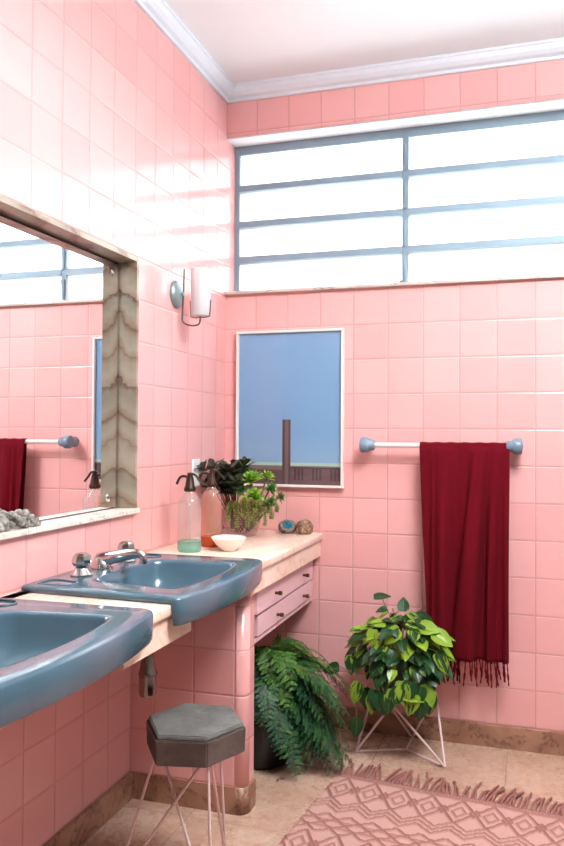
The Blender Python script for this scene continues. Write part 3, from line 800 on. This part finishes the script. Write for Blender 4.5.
quad(ax0, cl, hz2, ct, 0, -.012); quad(cr, ax1, hz2, ct, 0, -.012); quad(ax0, ax1, ct, az1, 0, -.012)
quad(ax0, cl, hz, hz2, 1, -.012); quad(cr, ax1, hz, hz2, 1, -.012)
quad(cl, cl+(cr-cl)*.3, az0, ct, 3, -.012); quad(cl+(cr-cl)*.3, cr-(cr-cl)*.25, az0, ct, 2, -.012); quad(cr-(cr-cl)*.25, cr, az0, ct, 3, -.012)
quad(ax0, cl, .075, hz, 6, -.012); quad(ax0, cl, az0, .075, 4, -.012)
quad(cr, ax1, .088, hz, 6, -.012); quad(cr, ax1, .082, .088, 5, -.012)
nst = 14
for k in range(nst):
    a = cr+(ax1-cr)*k/nst; c = cr+(ax1-cr)*(k+1)/nst; mid_ = (a*.35+c*.65)
    quad(a, mid_, .030, .082, 5 if 1 <= k % 5 <= 3 else 4, -.012); quad(mid_, c, .030, .082, 4, -.012)
quad(cr, ax1, az0, .030, 4, -.012)
link_mesh('print', b, mats, t)
b = nb(); box(b, ax0, ax1, -.011, -.002, az0, az1); link_mesh('backing_board', b, M['white_frame'], t)
def pglass():
    t_ = NT('picture_glass'); tr = t_.add('ShaderNodeBsdfTransparent'); gl = t_.add('ShaderNodeBsdfGlossy'); gl.inputs['Roughness'].default_value = .02
    fr = t_.add('ShaderNodeFresnel'); fr.inputs[0].default_value = 1.45; m = t_.add('ShaderNodeMixShader')
    gg = t_.add('ShaderNodeNewGeometry'); ff = t_.math('MULTIPLY', fr.outputs[0], t_.math('SUBTRACT', 1., gg.outputs['Backfacing']))
    t_.link(ff, m.inputs[0]); t_.link(tr.outputs[0], m.inputs[1]); t_.link(gl.outputs[0], m.inputs[2]); t_.link(m.outputs[0], t_.out.inputs[0]); t_.n.remove(t_.b); return t_.m
b = nb(); box(b, ax0, ax1, -.019, -.017, az0, az1); link_mesh('picture_glass', b, pglass(), t)

# ------------------------------------------------------------------ towel bar and scarf
BZ, BY = 1.233, -.068
t = thing('towel_bar', 'pale towel bar with grey-blue ends on the far pink wall', 'towel bar', (.98, 0, BZ))
b = nb(); tube(b, [(-.285, BY, 0), (.290, BY, 0)], .0105, 14); link_mesh('bar', b, M['acrylic_bar'], t, 40)
for sg in (-1, 1):
    b = nb(); cxx = sg*.300
    R = Matrix.Translation((sg*.268, BY, 0)) @ Matrix.Rotation(sg*pi/2, 4, 'Y')
    lathe(b, [(.014, 0), (.021, .002), (.0225, .006), (.0230, .020), (.030, .028), (.0325, .033), (.0325, .056), (.029, .061), (.012, .063)], 28, R)
    R2 = Matrix.Translation((sg*.307, BY, 0)) @ Matrix.Rotation(-pi/2, 4, 'X')
    lathe(b, [(.021, 0), (.020, .03), (.024, .055), (.026, .067)], 24, R2)
    link_mesh('bar_holder', b, M['blue_holder'], t, 40)
# scarf
t = thing('red_scarf', 'long crimson fringed scarf draped over the towel bar', 'scarf', (1.08, BY, 0))
SX0, SX1 = .902-1.08, 1.262-1.08
def fold(u, d):   # d: distance below the bar on the drop; returns y offset, x offset
    g = min(1, .16+d*1.9); q = min(1, d/.86)
    y = -.004
    # (centre at the bar, centre at the hem, width, amplitude toward the room)
    for c0, c1, w, a in ((.03, .04, .05, .012), (.27, .19, .095, .050), (.68, .53, .085, .078), (.86, .76, .055, .034), (.97, .965, .035, .022), (.155, .08, .02, .016)):
        c2 = c0+(c1-c0)*q
        y += a*math.exp(-abs((u-c2)/w)**2.6)
    y += .007*sin(u*55+d*4)*min(1, d*3)*.5
    return y*g
bm = nb(); nu_, rows = 96, []
prof = []
ZB = .375
for k in range(15): prof.append((-.0125-.016*0, -.86+(.86)*k/14, 'back'))
R_ = .0135
lens = []
NF = 60
def pt(u, s, part):
    if part == 'back':   # s 0..1 bottom to top behind bar
        d = (1-s)*.78; y = R_+.004+fold(1-u, d)*-.25; z = BZ-d
    elif part == 'over':
        a = pi*s; y = R_*cos(a)+.0; z = BZ+R_*sin(a)+.001*sin(u*40); d = 0
    else:
        d = s*(BZ-ZB+.006*sin(u*9)); y = -R_-.004-fold(u, d)-.006*min(1, d*3); z = BZ-d
    g = min(1, d*1.2)
    w0, w1 = SX0, SX1
    if part == 'back': w0 += .01; w1 -= .012
    # the left edge swings a little to the right further down
    lx = w0+.040*max(0, d)/.93 if part != 'over' else w0
    rx = w1-.006*d
    x = lx+(rx-lx)*u + .004*sin(u*23+d*3)*g
    if part == 'front':        # the big right-hand fold laps over the valley beside it
        q = min(1, d/.86); v0 = .575+(.405-.575)*q
        x -= .052*g*math.exp(-((u-v0-.055)/.042)**2) - .016*g*math.exp(-((u-v0+.07)/.05)**2)
        x -= .016*g*math.exp(-((u-.79)/.03)**2)
        if d > .40: x += .007*min(1, (d-.4)*3)*(1 if u > .915 else -1)*math.exp(-((u-.915)/.03)**2)
    return Vector((x, y, z))
seq = [('back', k/14) for k in range(15)]+[('over', k/8) for k in range(9)]+[('front', k/NF) for k in range(1, NF+1)]
grid = [[bm.verts.new(pt(i/nu_, s, p)) for i in range(nu_+1)] for p, s in seq]
for a, c in zip(grid, grid[1:]):
    for i in range(nu_): bm.faces.new((a[i], a[i+1], c[i+1], c[i]))
bmesh.ops.recalc_face_normals(bm, faces=bm.faces[:])
o = link_mesh('cloth', bm, M['scarf'], t, 'all')
sm = o.modifiers.new('thickness', 'SOLIDIFY'); sm.thickness = .0022; sm.offset = 0
r3 = random.Random(11)
for side, n, part in ((0, 34, 'front'), (1, 22, 'back')):
    for k in range(n):
        u = (k+.5)/n; p0 = pt(u, 1, 'front') if part == 'front' else pt(u, 0, 'back')
        L = r3.uniform(.065, .105); dx = r3.uniform(-.012, .012); dy = r3.uniform(-.006, .006) if part == 'front' else 0
        bm = nb(); pts = smooth_path([p0+Vector((0, 0, .003)), p0+Vector((dx*.3, dy*.4, -L*.4)), p0+Vector((dx+r3.uniform(-.004, .004), dy, -L))], 5)
        tube(bm, pts, .003, 6, True, [.0026+.0018*math.exp(-((i-6.5)/1.1)**2) + .0007*sin(i*2.2) for i in range(len(pts))])
        link_mesh('tassel', bm, M['scarf'], t, True)

# ------------------------------------------------------------------ stool
SCX, SCY = .440, -1.300
t = thing('concrete_stool', 'hexagonal grey concrete stool on thin pale metal legs', 'stool', (SCX, SCY, 0))
hexp = [(-.141, -.014), (-.033, -.161), (.079, -.102), (.134, .030), (.056, .138), (-.092, .115)]
# regularise slightly towards a true hexagon
hexr = []
for k, (x, y) in enumerate(hexp):
    a0 = radians(186+60*k); hx, hy = .150*cos(a0), .150*sin(a0); hexr.append((.35*x+.65*hx, .35*y+.65*hy))
def hexprism(bm, z0, z1, s0=1, s1=1, bev=.004):
    lo = [bm.verts.new((x*s0, y*s0, z0)) for x, y in hexr]; hi = [bm.verts.new((x*s1, y*s1, z1)) for x, y in hexr]
    fs = [bm.faces.new((lo[i], lo[(i+1) % 6], hi[(i+1) % 6], hi[i])) for i in range(6)]+[bm.faces.new(lo[::-1]), bm.faces.new(hi)]
    bmesh.ops.bevel(bm, geom=list({e for f in fs for e in f.edges}), offset=bev, segments=2, affect='EDGES')
b = nb(); hexprism(b, .392, .460, .985, 1.0, .003); link_mesh('seat_block', b, M['concrete_shaded'], t)
b = nb(); hexprism(b, .4605, .4725, .965, .945, .003); link_mesh('seat_top', b, M['concrete'], t)
feet = [(.232-SCX, -1.385-SCY), (.549-SCX, -1.429-SCY), (.460-SCX, -1.115-SCY)]
tops = [(-.100, -.055), (.062, -.092), (.060, .075), (-.09, .06)]
legs = [((.336-SCX, -1.350-SCY), 0), ((.560-SCX, -1.30-SCY), 0), ((.372-SCX, -1.40-SCY), 1), ((.519-SCX, -1.388-SCY), 1), ((.530-SCX, -1.385-SCY), 2), ((.560-SCX, -1.285-SCY), 2)]
tp = {'A': (-.105, -.045), 'B': (.075, -.085), 'C': (.035, .095)}
legs = [('A', 0, .012), ('B', 0, -.012), ('A', 1, .03), ('B', 1, 0), ('B', 2, .012), ('C', 2, 0)]
for key, fi, jit in legs:
    b = nb(); x, y = tp[key]
    fx, fy = feet[fi]
    tube(b, [(x+jit, y-abs(jit)*.5, .396), (fx, fy, .003)], .0042, 10); link_mesh('leg', b, M['wire_pink'], t, 40)
b = nb(); tube(b, [tp['A']+(.390,), tp['B']+(.390,), tp['C']+(.390,), tp['A']+(.390,)], .0042, 8); link_mesh('leg_brace', b, M['wire_pink'], t, 40)

# ------------------------------------------------------------------ plant stand + philodendron
t = thing('plant_stand', 'pale pink geometric wire stand under the heart-leaved plant', 'plant stand', (.857, -.19, 0))
o3 = Vector((.857, -.19, 0))
rr_ = .0048
Lf, Rf, Bf, N_ = Vector((.672, -.240, rr_)), Vector((1.028, -.275, rr_)), Vector((.868, -.030, rr_)), Vector((.862, -.160, rr_))
TR, TF, TL = Vector((.975, -.120, .235)), Vector((.830, -.320, .235)), Vector((.725, -.110, .235))
def rod(a, c, nm): 
    b = nb(); tube(b, [a-o3, c-o3], rr_, 10); link_mesh(nm, b, M['wire_pink'], t, 40)
for a, c in ((Lf, N_), (Rf, N_), (Bf, N_)): rod(a, c, 'floor_rod')
for a, c in ((TF, Lf), (TF, Rf), (TR, Rf), (TR, Bf), (TL, Lf), (TL, Bf)): rod(a, c, 'leg')
for a, c in ((TF, TR), (TR, TL), (TL, TF)): rod(a, c, 'top_rod')
PX, PY = .845, -.185
t = thing('heart_leaf_plant', 'variegated green and lime heart-leaved plant on the pink wire stand', 'plant', (PX, PY, .241))
b = nb(); lathe(b, [(.080, 0), (.085, .003), (.105, .11), (.110, .112), (.110, .130), (.100, .130), (.094, .115)], 36); link_mesh('pot', b, plain('dark_grey_pot', srgb(70, 68, 70), .6), t, 40)
b = nb(); lathe(b, [(.02, .112), (.095, .112)], 24, cap0=False, cap1=False); lathe(b, [(.001, .114), (.095, .112)], 24, cap0=False, cap1=False); link_mesh('soil', b, M['soil'], t)
r4 = random.Random(21)
b = nb(); sb = nb()
def place_leaf(p, d, L, rn=None, up=None):
    leaf(b, Matrix.Translation(p) @ align(d, up or Vector((0, 0, 1))), L, L*r4.uniform(.66, .80), 'heart', r4.uniform(.05, .3), r4.uniform(.1, .35), rnd=rn, nu=6, nv=8)
NL = 200
for k in range(NL):
    # anchor directions over an irregular mound
    az = k*2.39996+r4.uniform(-.3, .3); q = (k+.5)/NL
    el = math.asin(1-1.45*q)             # top to slightly under
    rad = Vector((.165, .135, .150))
    wob = 1+.18*noise.noise(Vector((cos(az)*1.5, sin(az)*1.5, el*1.5)))+r4.uniform(-.22, .06)
    n = Vector((cos(el)*cos(az), cos(el)*sin(az), sin(el)))
    cpt = Vector((.0, -.018, .175))
    p = cpt+Vector((n.x*rad.x, n.y*rad.y, n.z*rad.z))*wob
    if p.y > .15: p.y = .15
    if p.z < -.01: p.z = -.01+r4.uniform(-.0, .05)
    # leaf hangs: tip outward and down
    d = Vector((n.x+r4.uniform(-.5, .5), n.y+r4.uniform(-.5, .5), -.55+n.z*.5+r4.uniform(-.45, .3))).normalized()
    if p.y + d.y*.08 > .16: d.y = -abs(d.y)*.3
    upv = (n+Vector((0, -.35, .45))).normalized()
    place_leaf(p, d, r4.uniform(.050, .086), None, upv)
    if k % 2 == 0:
        tube(sb, smooth_path([(r4.uniform(-.04, .04), r4.uniform(-.04, .04), .112), cpt+(p-cpt)*.5+Vector((0, 0, .03)), p], 4), .0016, 5)
# stray stems: (points, leaf directions) in world coordinates
def stray(pts, leaves):
    pts = [Vector(q)-Vector((PX, PY, .241)) for q in pts]
    tube(sb, smooth_path(pts, 6), .0017, 5)
    for q, d, L, rn, up in leaves: place_leaf(Vector(q)-Vector((PX, PY, .241)), Vector(d), L, rn, Vector(up))
stray([(.83, -.2, .45), (.80, -.22, .56), (.775, -.24, .625)], [((.745, -.25, .628), (.9, .1, .15), .070, (.3, .1), (0, -.45, .9)), ((.80, -.25, .585), (-.8, -.3, -.1), .05, (.5, .1), (0, -.6, .8))])
stray([(.76, -.25, .36), (.68, -.30, .34), (.615, -.31, .36)], [((.62, -.315, .355), (-1, -.1, -.25), .068, (.7, .1), (0, -.75, .6))])
stray([(.74, -.28, .30), (.69, -.30, .22), (.69, -.31, .16)], [((.692, -.31, .165), (-.05, -.15, -1), .080, (.2, .15), (.3, -1, .2)), ((.70, -.30, .30), (-.3, -.2, -1), .09, (.4, .75), (-.3, -1, .3)), ((.668, -.30, .40), (-.1, -.2, -1), .075, (.9, .55), (-.3, -1, .3))])
stray([(.92, -.25, .47), (1.0, -.28, .52), (1.02, -.28, .50)], [((.985, -.29, .515), (1, -.15, -.55), .088, (.13, .95), (-.1, -.7, .8)), ((1.0, -.29, .44), (.55, -.2, -.9), .09, (.33, .6), (.2, -.9, .4)), ((.93, -.28, .53), (.9, -.2, .0), .085, (.63, .9), (-.1, -.8, .8)), ((.90, -.30, .47), (-.7, -.3, -.7), .09, (.23, .95), (-.1, -.9, .6)), ((.86, -.31, .52), (-.8, -.2, -.6), .09, (.83, .85), (-.1, -.9, .6)), ((.80, -.32, .44), (.5, -.3, -.7), .075, (.73, .95), (-.1, -.9, .6)), ((.87, -.34, .335), (.15, -.3, -1), .08, (.53, .95), (-.2, -1, .3)), ((.87, -.34, .285), (1, -.1, -.1), .09, (.43, .85), (0, -.5, .9)), ((.76, -.33, .52), (-.1, -.3, -.9), .07, (.15, .9), (-.2, -1, .3))])
for _k in range(16):
    a = r4.uniform(pi*1.0, pi*2.0); x = .09*cos(a); y = -.10+.07*sin(a)
    p = Vector((x*1.4, y*1.0, r4.uniform(.02, .10))); place_leaf(p, Vector((r4.uniform(-.3, .3), -.3, -1)).normalized(), r4.uniform(.07, .09), None, Vector((x*2, -1, .3)).normalized())
link_mesh('foliage', b, M['philo'], t); link_mesh('vines', sb, M['stem'], t, True)

# ------------------------------------------------------------------ fern
FX, FY = .335, -.43
t = thing('potted_fern', 'bushy fern in a black pot under the counter drawers', 'plant', (FX, FY, 0))
b = nb(); lathe(b, [(.085, 0), (.095, .002), (.105, .012), (.130, .200), (.138, .204), (.138, .230), (.128, .230), (.122, .200)], 40); link_mesh('pot', b, M['black'], t, 40)
b = nb(); lathe(b, [(.001, .205), (.123, .203)], 24, cap0=False, cap1=False); link_mesh('soil', b, M['soil'], t)
r5 = random.Random(4)
b = nb(); sb = nb(); U1, U2 = leaf_uv(b)
def pinnule(o_, d, s, L, w, rx, mi):
    v = [b.verts.new(o_-s*w*.35), b.verts.new(o_+s*w*.35), b.verts.new(o_+d*L*.6+s*w*.5), b.verts.new(o_+d*L), b.verts.new(o_+d*L*.6-s*w*.5)]
    f = b.faces.new(v); f.material_index = mi
    for lp, uvv in zip(f.loops, ((.3, 0), (.7, 0), (.8, .6), (.5, 1), (.2, .6))): lp[U1].uv = uvv; lp[U2].uv = rx
def frond(pts, width, mi=0, n=15):
    pts = smooth_path(pts, 8); K = len(pts)
    tube(sb, pts, .0014, 4, radii=[.0022*(1-.7*i/K) for i in range(K)])
    tot = sum((pts[i+1]-pts[i]).length for i in range(K-1))
    def at(s):
        d = s*tot; acc = 0
        for i in range(K-1):
            l = (pts[i+1]-pts[i]).length
            if acc+l >= d: return pts[i].lerp(pts[i+1], (d-acc)/l), (pts[i+1]-pts[i]).normalized()
            acc += l
        return pts[-1], (pts[-1]-pts[-2]).normalized()
    for k in range(n):
        s = .18+.80*k/(n-1); c, dr = at(s)
        up = Vector((0, 0, 1)) - dr*dr.z
        if up.length < .2: up = Vector((.3, -1, 0)) - dr*dr.dot(Vector((.3, -1, 0)))
        up.normalize(); side = dr.cross(up)
        tt = (k/(n-1)); pl = width*(1-tt)**.65*(.5+.5*min(1, tt*4))+.010
        for sg in (-1, 1):
            pd = (side*sg+dr*.55+up*r5.uniform(-.3, .15)).normalized(); pn = up
            rx = (r5.random(), r5.random()); m = max(3, int(pl/.0052))
            ps = pd.cross(pn).normalized()
            for j in range(m):
                q = (j+.4)/m; base = c+pd*pl*q - up*.12*pl*q*q
                l2 = .26*pl*(1-q)+.005; 
                for s2 in (-1, 1):
                    dd = (ps*s2+pd*.8+pn*r5.uniform(-.25, .25)).normalized()
                    pinnule(base, dd, dd.cross(pn).normalized(), l2, .0046, rx, mi)
            pinnule(c+pd*pl*.9-up*.10*pl, pd, ps, .010, .005, rx, mi)
F0 = Vector((0, 0, .21))
W_ = lambda x, y, z: Vector((x-FX, y-FY, z))
# arching fronds: tips in world coordinates
tips = []
for k in range(30):
    a = r5.uniform(-pi*.75, pi*.35); R = r5.uniform(.14, .25); tips.append(((FX+.02+R*cos(a)*1.0, FY+.02+R*sin(a)*.7, r5.uniform(.20, .40)), r5.uniform(.42, .50)))
tips += [((.58, -.30, .26), .48), ((.60, -.24, .30), .47), ((.65, -.24, .20), .44), ((.62, -.33, .16), .42), ((.66, -.40, .05), .38), ((.60, -.44, .03), .36), ((.63, -.50, .03), .37), ((.57, -.52, .05), .36), ((.52, -.56, .10), .38), ((.48, -.60, .13), .38),
         ((.54, -.50, .02), .35), ((.68, -.34, .10), .40), ((.50, -.45, .10), .42), ((.45, -.55, .17), .40), ((.40, -.60, .20), .38), ((.43, -.62, .24), .40), ((.49, -.52, .22), .42), ((.55, -.42, .20), .44), ((.69, -.42, .03), .34), ((.62, -.40, .11), .40), ((.57, -.36, .16), .42), ((.53, -.58, .03), .33), ((.65, -.28, .24), .44), ((.50, -.40, .28), .46), ((.60, -.47, .06), .36), ((.64, -.44, .09), .37), ((.57, -.47, .13), .39), ((.47, -.57, .08), .36)]
for k in range(22):
    z = r5.uniform(.0, 1)
    tips.append(((r5.uniform(.52, .69), r5.uniform(-.50, -.20), .03+.24*z*z), .34+.10*z))
for (x, y, z), apex in tips:
    x = max(x, .09); y = min(max(y, -.80), -.06)
    e = W_(x, y, z); m1 = Vector((e.x*.30, e.y*.30, max(apex-.06, e.z*.6))); m2 = Vector((e.x*.68, e.y*.68, apex*.55+z*.5))
    m2.z = max(m2.z, z+.02); m2.z = min(m2.z, .47)
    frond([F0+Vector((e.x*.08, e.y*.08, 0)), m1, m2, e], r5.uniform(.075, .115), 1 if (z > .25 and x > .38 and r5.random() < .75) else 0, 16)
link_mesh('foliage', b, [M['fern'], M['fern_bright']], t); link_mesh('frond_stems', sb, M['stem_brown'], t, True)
# fallen leaf crumbs on the floor beside the pot
for k, (x, y) in enumerate(((.455, -.60), (.475, -.57))):
    b = nb(); leaf(b, Matrix.Rotation(k*1.3, 4, 'Z'), .022, .010, 'lance', -.2, .3, nu=2, nv=4)
    o = link_mesh('fallen_leaf', b, M['stem_brown'], None); o.location = (x, y, .0025)
    tag(o, ('dry fallen leaf on the floor by the black pot, nearer one', 'dry fallen leaf on the floor by the black pot, farther one')[k], 'leaf', 'fallen leaves by the fern pot')

# ------------------------------------------------------------------ rug
RW, RL = 1.20, 1.85
rz = math.atan2(-.085, .79)
t = thing('macrame_rug', 'rose pink woven rug with raised diamond pattern and fringe', 'rug', (.652, -.465, 0), rz)
bm = nb(); st = .0045
nx, ny = int(RW/st), int(1.0/st)
def tri(v): v = v % 1.; return abs(v*2-1)
def cordfield(x, y):
    """height 0..1 of raised cord at x from left, y from far edge"""
    c = 0.
    def line(d, w=.0068):
        return max(0., 1-(abs(d)/w)**2)
    if y < .035:
        k = sin(x*2*pi/.022+(pi if y > .0175 else 0)); return .5+.5*abs(k)*abs(sin(y*2*pi/.035))
    y -= .035; T_ = .40; y = y % T_; per = .105
    if y < .165:
        u = tri(x/per); v = abs(y/.0825-1)     # diamond lattice
        d = (u+v-1)*.040; c = max(c, line(d))
        u2 = abs(((x/per+.5) % 1)*2-1)
        # nested lozenge in each cell
        a = abs(((x/per) % 1)-.5)*2; e = (a+v)-.0
        c = max(c, line(((1-tri(x/per+.0))+v-.30)*.045), line((u+v-.45)*.045)*.8)
    elif y < .275:
        for o_ in (.02, .045, .07, ):
            d = (y-.165-o_)-.028*(tri(x/(per))-.5)*2*.8; c = max(c, line(d*.8, .0055))
    else:
        yy = (y-.275)/.125; u = tri(x/(per*1.5)); d = (u-abs(yy*2-1))*.05; c = max(c, line(d)); 
        d = (tri(x/(per*1.5)+.5)-abs(yy*2-1))*.05; c = max(c, line(d))
        for o_ in (.33, .67): c = max(c, line((yy-o_)*.1)*.7)
    return c
rows = []; vals = []
for j in range(ny+1):
    row = []
    for i in range(nx+1):
        x = i*st; y = j*st; c = cordfield(x, y)
        bead = .75+.25*sin((x+y*.7)*2*pi/.011)*sin((x-y*.7)*2*pi/.011)
        z = .0065+.0095*c*bead+.0012*sin(x*2*pi/.009)*(1-c)
        ed = min(x, RW-x)
        if ed < .008: z *= .6
        row.append(bm.verts.new((x+.006*noise.noise(Vector((y*6, 0, 0))), -y+.010*noise.noise(Vector((x*4, 3, 0))), z))); vals.append(min(1, c))
    rows.append(row)
for a, c in zip(rows, rows[1:]):
    for i in range(nx): bm.faces.new((a[i], c[i], c[i+1], a[i+1]))
# plain tail of the rug, out of view
tail = [[bm.verts.new((x, y, .009)) for x in (0, RW)] for y in (-ny*st, -RL)]; vals += [.3]*4
bm.faces.new((tail[0][0], tail[1][0], tail[1][1], tail[0][1]))
o = link_mesh('woven_panel', bm, M['rug'], t, 'all')
at_ = o.data.attributes.new('cord', 'FLOAT', 'POINT'); at_.data.foreach_set('value', vals)
r6 = random.Random(8); n = 84
clump = 0
for k in range(n):
    x = RW*(k+.5)/n
    if k % 4 == 0: clump = r6.uniform(-.035, .035)
    L = r6.uniform(.090, .150); dx = clump+r6.uniform(-.022, .022)
    yy = .010*noise.noise(Vector((x*4, 3, 0)))
    bm = nb(); pts = smooth_path([(x, yy-.004, .009), (x+dx*.3, yy+L*.4, .0085+r6.uniform(0, .010)), (x+dx+r6.uniform(-.008, .008), yy+L, .0055)], 5)
    tube(bm, pts, .0045, 7, True, [.0042+.0006*sin(i*2.5) for i in range(len(pts))])
    link_mesh('tassel', bm, M['rug_cord'], t, True)

# ------------------------------------------------------------------ light
w = bpy.data.worlds.new('sky'); SC.world = w; w.use_nodes = True
bg = w.node_tree.nodes['Background']; bg.inputs[0].default_value = (.97, .99, 1, 1); bg.inputs[1].default_value = 1.25
def area(name, loc, rot, sx, sy, power, col=(1, 1, 1)):
    l = bpy.data.lights.new(name, 'AREA'); l.shape = 'RECTANGLE'; l.size = sx; l.size_y = sy; l.energy = power; l.color = col
    o = bpy.data.objects.new(name, l); COL.objects.link(o); o.location = loc; o.rotation_euler = rot; return o
area('daylight_back_window', (1.02, .42, 2.30), (radians(-90), 0, 0), 2.0, .70, 22, (.95, .99, 1))

t = thing('added_light_panel', 'added unseen light panel over the middle of the room', 'lamp', (1.62, -1.62, CEIL-.27))  # added panel out of view, supplies the steep overhead light
b = nb(); box(b, -.33, .33, -.42, -.40, -.05, 0, .003); box(b, -.33, .33, .40, .42, -.05, 0, .003); box(b, -.33, -.31, -.40, .40, -.05, 0, .003); box(b, .31, .33, -.40, .40, -.05, 0, .003)
link_mesh('added_panel_frame', b, M['white_plastic'], t)
em = NT('added_panel_glow'); em.set(Base_Color=(.9, .9, .9, 1), Emission_Color=(.95, .99, 1, 1), Emission_Strength=5.)
b = nb(); box(b, -.31, .31, -.40, .40, -.035, -.02); link_mesh('added_panel_diffuser', b, em.m, t)
for sx in (-.3, .3):
    b = nb(); tube(b, [(sx, 0, -.03), (sx, 0, .27)], .004, 8); link_mesh('added_panel_rod', b, M['white_plastic'], t)
area('added_fill_up', (1.62, -1.62, CEIL-.25), (pi, 0, 0), .56, .72, 62, (.95, .99, 1))  # added uplight that whitens the ceiling and gives soft fill
area('added_fill_down', (1.62, -1.62, CEIL-.335), (0, 0, 0), .56, .72, 50, (.95, .99, 1))  # added downlight below the unseen panel

# ------------------------------------------------------------------ camera
cam = bpy.data.cameras.new('camera'); co = bpy.data.objects.new('camera', cam); COL.objects.link(co); SC.camera = co
th, roll, pit, f = .3088, .0059, .018, 774.71
cam.sensor_fit = 'VERTICAL'; cam.sensor_height = 36; cam.lens = f/846*36
cam.shift_y = -(423-419.85)/846
cam.clip_start = .02
R = Matrix.Rotation(th, 3, 'Z') @ Matrix.Rotation(pi/2+pit, 3, 'X') @ Matrix.Rotation(roll, 3, 'Z')
co.matrix_world = Matrix.Translation((1.3354, -3.3213, 1.278)) @ R.to_4x4()
SC.view_settings.view_transform = 'Standard'; SC.view_settings.look = 'None'; SC.view_settings.gamma = 1; SC.view_settings.use_curve_mapping = False
SC.view_settings.exposure = 0.25
